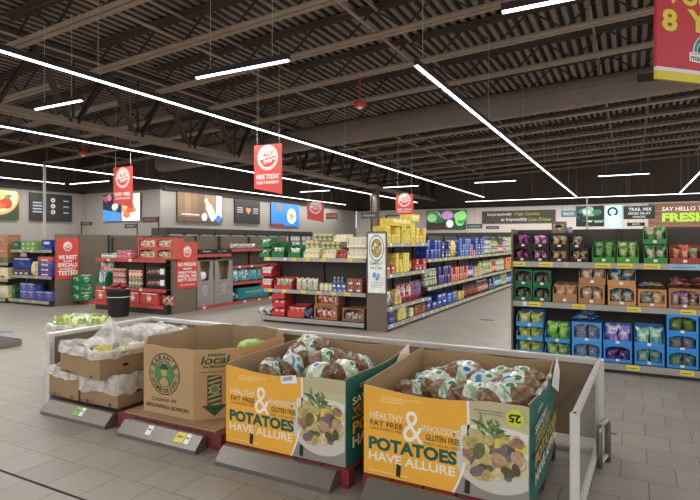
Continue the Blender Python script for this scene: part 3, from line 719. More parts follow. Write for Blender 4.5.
trayset(GC, uc(347.5), zt, .4, .2, 'ece5c0', ('e6e2cc', '4a4a42', 'cream and black carton', 4, .9, 'c'), 'wide cream tray beside the poster panel', lip=.3, st=2)
put(GC, 'j', .1, .1, .14, 'e4dcae', '9aa85a', 'cream lidded jar', uc(305), zt+.195, 3, 1, where='stacked above the cream cookie tray')
put(GC, 'j', .1, .1, .13, 'd9d6a0', '6a8a4a', 'green labelled jar', uc(321), zt+.18, 4, 1, where='stacked above the cream and red tray')
put(GC, 'j', .1, .1, .12, 'd6cf9a', '5f7f45', 'olive jar', uc(313), zt+.34, 4, 1, where='topmost on the centre top shelf')
trayset(GC, uc(334), zt+.31, .26, .14, 'e8e0b4', ('efe9d0', 'c8bb80', 'pale yellow carton', 3, .9, 'c'), 'pale yellow tray topmost on the centre shelving', lip=.4)
trayset(GC, uc(261), zm, .27, .235, 'b8303a', ('e3d9d0', 'c04a4a', 'red and white carton', 2, .75, 'c'), 'bright red tray at the outer end of the middle shelf', st=2, style='open', lip=.3)
trayset(GC, uc(274.5), zm, .42, .23, 'c23a40', ('cfc3ae', '8a9a5a', 'beige cracker pack', 4, .85, 'p'), 'wide red tray on the centre middle shelf', lip=.35)
put(GC, 'p', .12, .1, .23, 'd9d3bc', 'b5b095', 'clear pasta bag', uc(296), zm, 4, 1, style=1, where=wc)
put(GC, 'j', .1, .1, .15, 'cfd3c4', 'e8e2b4', 'white jar', uc(319), zm, 3, 1, where=wc+' middle level')
put(GC, 'b', .08, .08, .26, '7fa59a', 'd9e2d8', 'pale green bottle', uc(327), zm, 3, 1, v=.33, where=wc+' behind the white jars')
put(GC, 'c', .1, .2, .16, '3a4f9a', 'c8ccd8', 'blue and white carton', uc(332), zm, 3, 1, 2, where=wc)
put(GC, 'c', .16, .2, .13, '8a4a3c', 'd8c4b0', 'red brown sack carton', uc(347), zm, 2, 2, 0, where=wc)
put(GC, 'p', .17, .16, .14, '1d1c22', 'd6d2d6', 'black and white bag', uc(257), zb2, 2, 1, style=2, where='at the foot of the centre shelving')
trayset(GC, uc(272.5), zb2, .3, .17, 'c2363c', ('d94a48', 'eccfc4', 'red pasta sauce carton', 2, .8, 'c'), 'red carton tray at the foot of the centre shelving', st=3, lip=.5)
trayset(GC, uc(288), zb2, .4, .24, 'c8423f', ('c9514a', 'f0d6c4', 'red soup carton', 3, .75, 'c'), 'wider red tray at the foot of the centre shelving', lip=.5)
put(GC, 'p', .2, .14, .2, '22283c', '4a5578', 'dark navy bag', uc(304), zb2, 1, 1, style=0, v=.1, where='at the foot between red trays and brown cartons')
for nm_, u_, z_, w_ in (('upper', 315.5, zb2+.27, .5), ('lower', 314.5, zb2, .5)):
    trayset(GC, uc(u_), z_, w_, .26, CARD_D and '9a7550', ('c43a3a', 'eadccf', 'red snack sack', 4, .8, 'p'), f'{nm_} brown carton of red sacks under the centre shelves', style='window', lip=.15)
trayset(GC, uc(342.5), zb2, .46, .25, '84654a', ('d8d0c4', '8a5a4a', 'pale sack', 3, .6, 'p'), 'brown carton with pale sacks beside the poster panel', style='window', lip=.25)
# poster board on the end of the aisle run
EX0, EX1 = XR-.395, XR
t = thing('poster_board', 'tall white poster with a plate of food on the brown end panel of the aisle', 'poster', (EX0, YC-.022, .69)); t.scale = (.78, 1, 1)
m = MB(); m.box(.04, .47, -.02, -.004, 0, 1.06, mat('ececea', .5)); m.build('board', t)
m = MB(); O, U, V = (.255, -.022, .8), (1, 0, 0), (0, 0, 1)
m.disc(O, U, V, .19, mat('2c5f7d', .5), 28, .235); m.disc((.255, -.023, .8), U, V, .175, mat('e9ece8', .5), 28, .215); m.disc((.255, -.024, .8), U, V, .14, mat('a9935f', .5, var=.5, scale=30), 24, .17)
for i in range(14):
    q = random.uniform(0, 6.28); rr = random.uniform(0, .11); m.disc((.255+rr*math.cos(q), -.025-.0003*i, .8+rr*math.sin(q)*1.2), U, V, random.uniform(.02, .04), mat(random.choice(['d9c48a', '6f8f45', 'c9b48c', '7a5a35', 'e8dfc0']), .5), 10)
m.build('plate_print', t)
m = MB(); put_text(m, 'SIMPLY', (.1, -.022, .5), U, V, .31, .06, mat('5f9a55', .5)); put_text(m, 'NATURE', (.1, -.022, .42), U, V, .31, .05, mat('5f9a55', .5)); m.build('lettering', t)
m = MB(); m.disc((.2, -.022, .32), U, V, .045, mat('6f9bd0', .5), 12, .05); m.disc((.3, -.022, .3), U, V, .045, mat('8ab0dc', .5), 12, .055); m.disc((.26, -.0225, .25), U, V, .03, mat('5a86c4', .5), 12)
for k in range(4): m.box(.1, .41, -.0215, -.0205, .19-k*.03, .2-k*.03, mat('b9bcc0', .5))
m.build('emblem_print', t)
m = MB(); m.box(.02, .49, -.012, .0, 1.0, 1.1, PANEL); m.build('header_clip', t)
# ---- first bay contents (facing the aisle)
def w1(s): return f'{s} in the first aisle bay'
YL = 'd8c23a'
for k, (z_, wh, sp) in enumerate((
 (1.585, 'on the top shelf of the first aisle bay', [('c', 'd9c33c', 'b8902e', 'yellow', 2, .2, .15, 1.1), ('c', 'e0cf4a', '7a6a2a', 'lemon yellow', 3, .22, .14, 1.2), ('c', 'd4b638', 'f0e6b0', 'golden', 2, .2, .15, 1)]),
 (1.025, 'on the second shelf of the first aisle bay', [('c', 'b8443c', 'e8d6c8', 'red and white', 1, .16, .14, .7), ('c', 'dcc53c', 'f2ecc0', 'yellow', 3, .17, .12, 1.1), ('p', '4f9a4a', 'c8d88a', 'green', 1, .15, .2, .5), ('c', 'b5353c', 'e6c0b8', 'crimson', 2, .2, .11, 1)]),
 (.435, 'on the third shelf of the first aisle bay', [('p', '8a9ac0', 'e8e8ea', 'blue and white', 1, .14, .26, .6), ('c', 'c9a55a', 'ead9a8', 'tan', 2, .15, .14, .6), ('p', 'b8303c', 'e8dcd0', 'red', 1, .2, .34, 1.2), ('p', 'a83040', '3a6ab0', 'deep red', 1, .2, .36, 1)]),
 (.125, 'on the base of the first aisle bay', [('c', '2c3f8a', '6a86c8', 'navy', 2, .3, .13, .7), ('c', 'd3cf3e', 'e8e6a0', 'bright yellow', 1, .4, .26, .8), ('c', 'dfe6d0', '5fa04a', 'white and green', 1, .2, .17, .5), ('c', '9a4a35', 'c9805a', 'rust red', 1, .2, .19, 1)]))):
    clusters(GR1, z_, .03, 2.12, sp, wh)
put(GR1, 'c', .22, .26, .14, 'dcc740', 'a8862c', 'yellow display carton', .3, 1.585+.31, 4, 1, 2, where='topmost above the first aisle bay')
put(GR1, 'c', .2, .26, .13, 'e2d058', 'f2ecc0', 'pale yellow display carton', 1.25, 1.585+.43, 2, 1, 2, where='highest of the first aisle bay')
T, Mi, Bo = 'on the top shelf of the long aisle', 'on the middle shelf of the long aisle', 'on the bottom level of the long aisle'
clusters(GR2, 1.235, .05, 11.1, [('c', '2a3f9a', '5f7fd0', 'royal blue', 2, .2, .2, .9), ('c', '33306a', '8a7fc0', 'deep purple', 2, .2, .19, .7), ('p', 'd9b83c', 'f0e2a0', 'yellow', 1, .2, .4, .7), ('c', '2b5cb0', 'd8e0ee', 'blue and white', 3, .2, .15, 1), ('c', 'c23a35', 'f0d8c8', 'red', 2, .18, .15, .4), ('c', '2a49a0', '8fb0e0', 'bright blue', 3, .22, .16, 1), ('k', '9aa0a4', 'd8d8d4', 'grey', 3, .14, .14, .8),
 ('j', '3f7a4a', 'cfe0c0', 'green', 2, .15, .2, .9), ('b', 'b06a5a', 'e8c8b8', 'pink', 1, .13, .36, .8), ('j', '5b4a8a', 'd0c8e0', 'violet', 2, .16, .18, .5), ('j', 'c3cfc0', '5f8f6a', 'white and green', 3, .17, .17, 1.2), ('k', 'a9c0b0', 'e8eee8', 'mint', 4, .17, .14, 1.2)], T)
clusters(GR2, .625, .05, 11.1, [('j', '6a8a5a', 'd8d8b0', 'leaf green', 2, .15, .19, .6), ('c', '3d3170', '7a6ab0', 'purple', 2, .15, .2, .7), ('c', 'c25a3c', 'f0d0b0', 'red orange', 2, .18, .17, 1.1), ('b', '3550a5', 'dfe6f2', 'blue', 1, .14, .4, .5), ('c', 'c2a56a', 'ead9b0', 'tan', 2, .18, .14, .6), ('j', '5f8f55', 'dfe6cf', 'green', 2, .15, .2, 1.1), ('b', 'b03a35', 'f0c8b0', 'red', 1, .14, .4, .5),
 ('j', '7aa06a', 'e6ecd6', 'pale green', 2, .16, .2, .9), ('c', 'd97a3a', 'f2d0a0', 'orange', 3, .2, .14, 1), ('c', 'd9b33c', 'f2e6b0', 'yellow', 2, .2, .16, 1.2)], Mi)
clusters(GR2, .125, .05, 11.1, [('c', '1f3f8f', '4a6fc0', 'dark blue', 2, .32, .14, 1.1), ('c', '2f5fb5', '9fc0ea', 'light blue', 1, .36, .24, .7), ('c', 'd0bf4a', 'f0eaa8', 'yellow', 1, .22, .2, .5), ('b', '5a2326', 'b04a40', 'dark red', 1, .14, .34, 1.2), ('b', '7a3a2c', 'e0c0a0', 'brown', 1, .15, .34, .9), ('c', '3a3f7a', 'a8b0d8', 'indigo', 2, .22, .16, .6), ('b', '2f7f8a', 'cfe6e4', 'teal', 1, .16, .4, 1), ('j', '6f8f4a', 'e0e0b0', 'olive', 2, .17, .19, .6),
 ('b', '3560a8', 'c8d8ee', 'cobalt', 1, .17, .38, .9), ('c', '6f9bd0', 'dfe9f4', 'sky blue', 2, .3, .18, 1.1)], Bo)
# ---------------------------------------------------------------- (3) block B: red end unit, poster panel, bedding bay
YB = 8.3; XBR = -8.98; XBL = -11.35; LB = 2.33
RSTRIP = mat('b84a48', .45, var=.06)
tgB = {2: [(u, .09, WTAG) for u in (.45, 1.2)], 1: [(u, .09, WTAG) for u in (.3, 1.1, 1.55)], 0: []}
GB = gondola('red edged end shelving with canned goods behind the black flower bucket', XBL, YB, 0, LB, 1.72, [.55, 1.21], tags=tgB, bay=.95, strip=RSTRIP, ends=(0, 0), base=.2, backm=mat('5f5347', .65, var=.05))
YP = 8.89; YBD = ys(234.6, XBR)
GBP = gondola('red edged side bay holding the two tall grey pillow boxes', XBR, YP, R(90), YBD-YP-.01, 1.76, [1.3], depth=.55, sdepth=.42, bay=1.1, strip=RSTRIP, ends=(0, 0), tags={0: [(.6, .09, WTAG)]}, base=.07, backm=PANEL)
GBR = gondola('red edged side bay with teal bedding past the pillow boxes', XBR, YBD, R(90), 2.4, 1.76, [.55, .98, 1.42], depth=.55, sdepth=.42, bay=1.2, strip=RSTRIP, ends=(0, 1), tags={0: [(u, .09, WTAG) for u in (.4, 1.0, 1.5)], 2: [(.3, .09, WTAG), (.8, .08, WTAG)]}, base=.07, backm=PANEL)
def ub(px, y=None): return xs(px, YB+.1)-XBL
zt, zm, zb2 = 1.215, .555, .205
wb = 'on the red edged end shelving'
put(GB, 'k', .09, .09, .11, '2f7a45', 'e0e2da', 'green and white can', ub(101), zt, 6, 1, where=wb)
put(GB, 'k', .085, .085, .12, '2a6f3f', 'd9e6d0', 'dark green can', ub(102), zt, 4, 1, v=.38, where=wb+', back row')
put(GB, 'c', .16, .26, .19, 'c9707a', 'e6c2c4', 'pink tea carton', ub(117.5), zt, 3, 1, 1, where=wb)
for k, lv in enumerate(('lower', 'upper')):
    for j, (a, b) in enumerate(((136, 154.5), (154.5, 172))):
        w = ub(b)-ub(a)-.01; lb = f'{lv} red display tray of wrapped snacks, {["beside the pink cartons", "beside the poster panel"][j]}'
        u = ub(a)+w/2
        item(GB, tray_mesh(round(w, 3), .3, .235, 'c2504a', 'window', .2), 'display_tray', 'box', lb, None, u, .3, zt+k*.238)
        for i in range(3): item(GB, pouch_mesh(round(w/3, 3), .1, .17, ('6a4a3c', 'a58a6a', 'c9bda8')[i], 'd8c8b0', i, i), 'pouch', 'bag', short(f'{("dark", "tan", "cream")[i]} snack in the {lb}'), f'{("dark", "tan", "cream")[i]} snack {lb}', u-w/3+i*w/3, .22, zt+k*.238+.01)
put(GB, 'p', .22, .16, .3, '4a9a6a', 'd9d2e0', 'green white and blue chip bag', ub(97.5), zm, 1, 1, style=1, where='in the green crate of the red edged shelving, lower')
trayset(GB, ub(96.5), zm, .33, .42, '1f7a45', ('5f86b8', 'e3e0d0', 'blue and white chip bag', 2, .8, 'p'), 'green crate of chip bags on the red edged shelving', lip=.2)
item(GB, pouch_mesh(.42, .24, .26, 'd8d4cc', 'c86a6a', 1, 3), 'pouch', 'bag', 'large pale patterned chip bag bulging above the green crate', None, ub(102), .26, zm+.32, .1)
put(GB, 'k', .1, .1, .14, 'd9c9b5', 'b5484a', 'cream and red can', ub(112.5), zm, 4, 3, where=wb+' middle level')
put(GB, 'k', .1, .1, .2, 'c9564a', 'f0d2b8', 'tall red can', ub(128.5), zm+.2, 4, 1, where=wb+' upper layer')
put(GB, 'k', .1, .1, .19, '2f6f45', 'd0bfa0', 'tall green can', ub(128.5), zm, 4, 1, where=wb+' lower layer')
for k, lv in enumerate(('lower', 'upper')):
    u = ub(144.5); w = .62
    t = item(GB, carton_mesh(w, .3, .245, '201c1b', '3a2f2c', 1), 'display_carton', 'box', f'{lv} black display carton with a white square beside the poster panel', None, u+w/2, .3, zm+k*.25)
    q = MB(); q.box(.13, .26, -.155, -.152, .07, .2, WHITE); q.build('price_card', t)
    q = MB()
    for i in range(8): q.disc((-.26+.05*i, -.154, .1+.03*(i % 3)), (1, 0, 0), (0, 0, 1), .035, mat(('8a4a3c', 'b59a7a', '5a3a34')[i % 3], .4), 10)
    q.build('printed_picture', t)
for i, (a, b) in enumerate(((97, 108), (128, 141), (142, 160))):
    u = ub(a); w = ub(b)-u-.01
    t = item(GB, carton_mesh(round(w, 3), .3, .26, 'c04a42', 'cc5a50', 3), 'promotion_carton', 'box', f'low red carton with a round white emblem on the base, {["behind the flower bucket", "just past the flower bucket", "nearest the poster panel"][i]}', None, u+w/2, .2, zb2)
    q = MB(); q.disc((0, -.153, .13), (1, 0, 0), (0, 0, 1), .07, WHITE, 20, r_in=.78); q.disc((0, -.153, .13), (1, 0, 0), (0, 0, 1), .045, WHITE, 16, r2=.03); q.build('round_emblem', t)
put(GB, 'p', .16, .12, .2, '8a3a3c', 'd8b8a8', 'dark red bag', ub(161.5), zb2, 2, 1, style=1, where='on the base beside the low red cartons')
# round logo used on the red boards: ring, upper word, band, lower word
def logo(mb, C, U, V, r, w='f0eae6', rd='cf3f38'):
    W_, R_ = mat(w, .5, var=.02), mat(rd, .5, var=.03); C, U, V = Vector(C), Vector(U), Vector(V); N = U.cross(V).normalized()
    mb.disc(C, U, V, r, W_, 32, r_in=.93); mb.disc(C, U, V, r*.88, W_, 32, r_in=.88)
    mb.disc(C, U, V, r*.74, W_, 28)
    e = N*.0015
    mb.face([C+e-U*r*.74-V*r*.28, C+e+U*r*.66-V*r*.02+U*r*.08, C+e+U*r*.72+V*r*.1, C+e-U*r*.72-V*r*.16], R_)
    mb.disc(C+e, U, V, r*.735, R_, 16, a0=math.pi*1.1, a1=math.pi*1.92)
    put_text(mb, 'ALDI', C+e*2-U*r*.48+V*r*.02, U+V*.15, V, r*.96, r*.36, R_, .03)
    put_text(mb, 'finds', C+e*2-U*r*.42-V*r*.5, U+V*.15, V, r*.84, r*.36, W_, .02)
def poster(label, O, U, W, H, rows, face='c8453d', hang=None):
    """red board on a panel: O lower left corner, U along its width; rows = (text, z from the bottom, height, width share)"""
    t = thing('promotion_board', label, 'sign', O, math.atan2(U[1], U[0])); 
    m = MB(); m.box(0, W, -.012, 0, 0, H, mat(face, .5, var=.05, scale=2)); m.build('board', t)
    m = MB(); logo(m, (W/2, -.0135, H*.8), (1, 0, 0), (0, 0, 1), W*.2); m.build('round_emblem', t)
    for s, z, h, ws in rows: m = MB(); put_text(m, s, (W/2-W*ws/2, -.0135, z), (1, 0, 0), (0, 0, 1), W*ws, h, WHITE, .03); m.build('lettering_line', t)
    return t
# board on block B's side panel (faces the aisle, +X)
yb0, yb1 = ys(174.5, XBR), ys(196, XBR)
ZB0, ZB1 = .55, 1.62
# the panel itself stands at the head of the side bay
t = thing('end_panel_board', 'brown laminate panel carrying the no pressure board', 'panel', (XBR+.012, YB+.16, 0), R(90))
m = MB(); m.box(0, yb1-yb0+.12, -.02, 0, .0, 1.62, PANEL); m.build('panel', t)
m = MB(); m.box(0, .03, -.03, -.02, 0, 1.62, mat('5c5146', .6)); m.box(yb1-yb0+.09, yb1-yb0+.12, -.03, -.02, 0, 1.62, mat('5c5146', .6)); m.build('edge_strip', t)
poster('red board about no pressure selling on the brown panel beside the pillow boxes', (XBR+.034, yb0+.02, ZB0), (0, 1, 0), yb1-yb0-.02, 1.04, [('NO PRESSURE', .5, .085, .86), ('SELLING', .42, .05, .4), ('WHEN THINGS', .33, .06, .86), ('SPECIAL ARE', .245, .07, .9), ('PRETTY GOOD', .155, .07, .9), ('aldi.us/aldi-finds', .07, .025, .7)])
# bedding bay facing +X
PB = mat('8f8b87', .6, var=.05)
for i, (a, b, lb) in enumerate(((197, 215, 'tall grey pillow box with a white pillow showing, beside the red board'), (215.3, 234, 'tall grey pillow box with an empty slot, next to the teal bedding'))):
    y0, y1 = ys(a, XBR+.05), ys(b, XBR+.05); w = y1-y0-.01
    t = thing('pillow_box', lb, 'box', (XBR+.02, y0, .08), R(90))
    m = MB(); H = 1.08; m.box(0, w, .0, .3, 0, H*.55, PB); m.box(0, w, .285, .3, H*.55, H, PB); m.box(0, .012, 0, .3, H*.55, H, PB); m.box(w-.012, w, 0, .3, H*.55, H, PB)
    m.box(0, w, 0, .3, H-.012, H, PB)
    for s in (0, 1):
        q = [(.0, H*.55), (w*.3, H*.55), (w*.2, H), (.0, H)] if not s else [(w, H*.55), (w, H), (w*.8, H), (w*.7, H*.55)]
        m.prism([(p[0], p[1]) for p in q], 0, .008, PB, 'y')
    m.build('box_body', t)
    q = MB(); q.box(.013, w-.013, .2, .21, H*.56, H-.015, mat('9a7a58', .8)); q.build('card_liner', t)
    q = MB(); 
    for dx in (-.045, .045): q.disc((w/2+dx*.6, -.0015, .38), (1, 0, 0), (0, 0, 1), .06, mat('c9c6c2', .5), 20, .1, r_in=.85)
    put_text(q, 'PILLOW', (w*.2, -.0015, .2), (1, 0, 0), (0, 0, 1), w*.6, .03, mat('c9c6c2', .5)) if False else None
    q.box(w*.15, w*.85, -.0015, -.001, .24, .247, mat('c9c6c2', .5)); q.build('line_emblem', t)
    if i == 0:
        mm = MB(); mm.ball((0, 0, 0), (.14, .06, .1), mat('eceae6', .8), 14, 10, lambda d: 1+.08*math.sin(7*d.x+5*d.z)); tag(mm.build('pillow', None, True, (XBR+.02-.1, y0+w/2, .08+H*.62+.04), R(90)), 'white rolled pillow peeking from the tall grey box', 'pillow')
def ubr(px): return ys(px, XBR)-YBD
def putbr(kind, w, d, h, c, a, word, px, z, n, where, style=0, st=1, v=None): put(GBR, kind, w, d, h, c, a, word, ubr(px), z, n, st, style, where=where, v=v)
putbr('p', .28, .2, .36, '1f8a96', 'dfe6e4', 'teal and white bedding pack', 236, .56, 1, 'beside the grey pillow boxes', 1)
putbr('p', .24, .2, .35, '2a94a0', '9fd0d0', 'teal bedding pack', 243, .56, 1, 'in the middle of the bedding shelf', 0)
putbr('p', .2, .2, .34, 'd6d6d0', '3a5f8a', 'white and blue bedding pack', 248.5, .56, 1, 'on the bedding shelf between teal packs', 1)
putbr('p', .34, .2, .35, '1f8794', '6fb5bc', 'bright teal bedding pack', 254, .56, 2, 'at the far end of the bedding shelf', 0)
putbr('c', 1.35, .3, .3, '147d80', '2a9aa0', 'wide teal bedding carton', 241, .08, 1, 'on the base of the bedding bay', 1)
putbr('p', .26, .2, .2, '2a3550', 'b8c0d0', 'dark patterned bedding pack', 237.5, .08, 1, 'on the base beside the wide teal carton', 1)
put(GBP, 'c', .55, .26, .12, '1d1c1f', '2f2e33', 'black folded throw carton', .55, 1.3, 2, 1, 1, where='above the pillow boxes')
putbr('p', .25, .15, .12, 'c8c6c4', '8a8a8c', 'pale folded towel pack', 236, 1.43, 4, 'on the top of the bedding bay', 0)
# ---------------------------------------------------------------- (4) block A: end unit with drinks, board, green boxes
YA = 8.05; XAR = -12.65; XAL = -14.4; LA = 1.72
GA = gondola('grey end shelving with blue and green packs beside the quality board', XAL, YA, 0, LA, 1.45, [.74, 1.4], tags={0: [(u, .1, YTAG) for u in (.15, .6, 1.1)], 1: [(u, .1, YTAG) for u in (.6, 1.1)], 2: [(u, .1, YTAG) for u in (.4, .9)]}, bay=1.1, ends=(0, 0), base=.13)
GAR = gondola('brown backed side run beside the quality board, green cartons at its foot', XAR-.01, YA+.57, R(90), 3.0, 1.8, [], depth=.55, sdepth=.42, bay=1.5, ends=(0, 1), base=.1, strip=RSTRIP, backm=PANEL)
def ua(px): return max(.02, xs(px, YA+.1)-XAL)
zt, zm, zb2 = 1.405, .745, .135; wa = 'on the end shelving beside the quality board'
put(GA, 'c', .27, .24, .22, '1f6a45', '3a8a5f', 'dark green carton', ua(13.5), zt, 1, 1, 1, where=wa)
put(GA, 'c', .2, .2, .11, '6fa04a', 'e0e6d0', 'green and white pack', ua(21.5), zt, 3, 2, 0, where=wa)
put(GA, 'c', .38, .24, .25, '22328f', '5a70c0', 'blue carton', ua(42.5), zt, 1, 1, 2, where='at the end of the shelving beside the quality board')
put(GA, 'c', .78, .24, .27, '1f3a8a', '4a6ab5', 'large navy pack', ua(13.5), zm+.17, 1, 1, 3, where=wa)
put(GA, 'c', .22, .2, .16, '4a3f5a', '8a6a7a', 'dusky purple pack', ua(14), zm, 3, 1, 0, where=wa)
put(GA, 'p', .3, .14, .36, 'd9b95a', 'e8d9a8', 'yellow snack bag', ua(29.5), zm, 1, 1, 1, where=wa)
for k, (c, a, wd) in enumerate((('2a3f9a', 'd23a55', 'blue and red'), ('3a3f8a', 'd9607a', 'indigo and pink'), ('2f5ab0', 'c8d050', 'blue and yellow'), ('c8485a', 'd8cf4a', 'red and yellow'))):
    put(GA, 'c', .56, .24, .12, c, a, f'{wd} drink carton', ua(38.5), zm+k*.122, 1, 1, 0, where='in the stack under the blue carton')
put(GA, 'c', .12, .2, .34, '2f6a3f', '6a9a5a', 'slim green carton', ua(12.5), zb2, 1, 1, 1, where='on the base beside the pink and blue cartons')
put(GA, 'c', .31, .24, .2, '3f5fa8', 'd98a8a', 'blue and pink carton', ua(20.5), zb2, 2, 2, 3, where='stacked on the base of the end shelving')
put(GA, 'c', .37, .24, .22, '3a50a5', 'd07a80', 'wide blue and pink carton', ua(35.5), zb2, 2, 1, 3, where='on the base under the drink stack')
ya0, ya1 = ys(54.5, XAR), ys(77, XAR)
t = thing('end_panel_board', 'brown laminate panel carrying the quality board', 'panel', (XAR+.006, YA+.12, 0), R(90))
m = MB(); m.box(0, ya1-ya0+.06, -.02, 0, 0, 1.8, PANEL); m.build('panel', t)
m = MB(); m.box(ya1-ya0+.03, ya1-ya0+.06, -.03, -.02, 0, 1.8, mat('5c5146', .6)); m.build('edge_strip', t)
poster('red board saying the specials are tested, on the brown panel by the blue packs', (XAR+.028, YA+.14, .66), (0, 1, 0), ya1-ya0, 1.04, [('WE INSIST', .5, .11, .82), ('ALL OUR', .43, .05, .4), ('SPECIALS', .31, .1, .86), ('BE PROPERLY', .24, .045, .7), ('TESTED', .1, .12, .86)])
for k, lv in enumerate(('lowest', 'middle', 'topmost')):
    tag(ob('carton', carton_mesh(.36, .3, .22, '1f7a4a', 'd8e6da', 1 if k == 1 else 3), None, (XAR+.2, ys(82.5, XAR+.2), .105+k*.222), R(90)), f'{lv} dark green carton stacked beside the quality board', 'box')
m = MB(); m.box(-.2, .24, 0, 1.1, 0, .1, mat('b5554f', .6)); tag(m.build('floor_plinth', None, False, (XAR+.18, ya1+.05, 0)), 'low red edged base under the green cartons', 'base')
# far left carton unit
GQ = gondola('shelving at the picture edge loaded with plain cream cartons', XAL-1.62, YA-.06, 0, 1.58, 1.2, [.62, 1.05], bay=.8, base=.12, ends=(0, 0))
put(GQ, 'c', .5, .3, .32, 'e0d5a5', 'd0c48a', 'cream carton', .55, .125, 2, 1, 2, where='on the base of the edge shelving')
put(GQ, 'c', .5, .3, .3, 'e3d8a8', 'd5c890', 'pale cream carton', .55, .625, 2, 1, 2, where='on the middle of the edge shelving')
put(GQ, 'c', .3, .3, .13, '6a6a50', 'a8a05a', 'olive carton', .95, 1.055, 2, 1, 1, where='under the brown cartons at the edge')
put(GQ, 'c', .62, .34, .3, 'b5805a', 'c08d68', 'plain brown carton', .9, 1.19, 1, 2, 1, where='stacked on top of the edge shelving')
# low grey platform
m = MB(); m.bevbox(-1.3, 0, -1.4, 0, 0, .1, mat('6f6a66', .5), .01); pf = m.build('display_platform', None, False, (-8.33, 4.86, 0)); tag(pf, 'low grey display platform on the floor at the picture edge', 'platform')
m = MB(); m.box(-1.3, -.02, -1.4, -.02, .1, .108, mat('3a3835', .6)); m.build('rubber_mat', pf)
# black bucket of red flowers
bx, by = xs(118.5, 7.75), 7.75
t = thing('flower_bucket', 'black round floor bucket with a white band and red flowers', 'bucket', (bx, by, 0))
m = MB(); m.lathe([(.2, 0), (.205, .02), (.25, .56), (.255, .57), (.235, .565), (.2, .3)], BLACK, 24, close=False); m.disc((0, 0, .01), (1, 0, 0), (0, 1, 0), .2, BLACK, 24); m.build('bucket', t, True)
m = MB(); m.lathe([(.247, .42), (.25, .435)], WHITE, 24, close=False); m.build('band', t, True)
for i in range(11):
    q = random.uniform(0, 6.28); r = .15*math.sqrt(i/11); m = MB(); c = (r*math.cos(q*3+i*2.4), r*math.sin(q*3+i*2.4), .63+.05*(1-r/.15)+random.uniform(0, .02))
    f = tag(m.ball(c, (.055, .055, .04), mat('8f1f35', .6, var=.3, scale=30), 10, 6, lambda d: 1+.22*math.sin(5*math.atan2(d.y, d.x)+3*d.z)).build('flower', None, True, (bx, by, 0)), 'deep red flower head in the black bucket', 'flower', 'red flowers in the black bucket')
    s = MB(); s.tube([(c[0], c[1], c[2]-.02), (c[0]*.6, c[1]*.6, .02)], .006, mat('3f6a35', .6), 5); s.build('stem', f)
# ---------------------------------------------------------------- hanging signs
def hang_sign(label, px, py_top, pyl, pyr, Y, W, rows, rot=0, face='d04a42', back=None):
    X = xs(px, Y); d = dep(X, Y); zt_ = CAM_H-(py_top-HZ)*d/F; zl = CAM_H-(pyl-HZ)*d/F; zr_ = CAM_H-(pyr-HZ)*d/F
    t = thing('hanging_sign', label, 'sign', (X, Y, zr_), rot); H = zt_-zr_; q = zl-zr_
    m = MB(); Rm = mat(face, .5, var=.05, scale=2)
    m.prism([(-W/2, q), (W*.12, q*.45) , (W/2, 0), (W/2, H), (-W/2, H)], -.008, .008, Rm, 'y'); m.build('board', t)
    m = MB(); logo(m, (0, -.0105, H*.74), (1, 0, 0), (0, 0, 1), W*.37, rd=face); m.build('round_emblem', t)
    for s, z, h, ws in rows: m = MB(); put_text(m, s, (-W*ws/2, -.0105, z*H), (1, 0, 0), (0, 0, 1), W*ws, h*H, WHITE, .03); m.build('lettering_line', t)
    for s in (-.4, .4):
        m = MB(); m.tube([(s*W, 0, H), (s*W, 0, zj(X)-zr_)], .004, GREYM, 4); m.build('suspension_wire', t)
hang_sign('red hanging sign reading here today gone tomorrow over the centre end shelving', 268, 144.5, 188, 195, 8.1, .645, [('HERE TODAY', .315, .1, .84), ('GONE TOMORROW', .22, .06, .8)])
hang_sign('red hanging sign before the meat picture, ending in a slanted tip', 123, 167, 202.5, 208.5, 8.9, .68, [('EVERY WEEK', .3, .09, .84), ('LOOK FOR NEW ITEMS', .22, .05, .8)])
hang_sign('small red hanging sign beside the blue food picture', 315.5, 202, 219, 222.5, 14.5, .56, [], R(14))
hang_sign('small red hanging sign above the yellow cartons of the first aisle bay', 404.5, 194.5, 213.5, 215.5, 14.4, .54, [('HERE TODAY', .25, .08, .8), ('GONE TOMORROW', .15, .06, .8)])
# the big red sign close to the camera
O = Vector((.125, 3.69, 2.585)); u45 = R(45)
t = thing('promotion_sign', 'big red and yellow hanging sign with yellow lettering, closest to the camera', 'sign', O, u45); W, H = 1.25, .95
m = MB(); m.box(0, W, -.01, .01, .075, H, mat('c22a3a', .45, var=.05, scale=2)); m.build('board', t)
m = MB(); m.box(0, W, -.0105, .0105, 0, .052, mat('d8c832', .45, var=.04)); m.build('yellow_band', t)
m = MB(); m.box(0, W, -.0107, .0107, .052, .075, mat('e2dde0', .45, var=.03)); m.build('white_band', t)
m = MB(); YL_ = mat('e0cf3a', .45, var=.04)
put_text(m, '8', (.04, -.0115, .295), (1, 0, 0), (0, 0, 1), .12, .135, YL_, .035); m.build('lettering_line', t); m = MB(); put_text(m, 'YEARS', (.235, -.0115, .31), (1, 0, 0), (0, 0, 1), .7, .14, YL_, .035); m.build('lettering_line', t); m = MB(); put_text(m, 'Voted #1', (.045, -.0115, .455), (1, 0, 0), (0, 0, 1), .85, .15, YL_, .035); put_text(m, 'IN A ROW', (.3, -.0115, .24), (1, 0, 0), (0, 0, 1), .6, .04, YL_, .03) if False else None; m.build('lettering', t)
m = MB(); m.face([(.255, -.0115, .13), (.6, -.0115, .11), (.6, -.0115, .185), (.255, -.0115, .185)], WHITE)
Cx = (.42, -.0115, .175); m.disc(Cx, (1, 0, 0), (0, 0, 1), .14, WHITE, 20, a0=0, a1=math.pi)
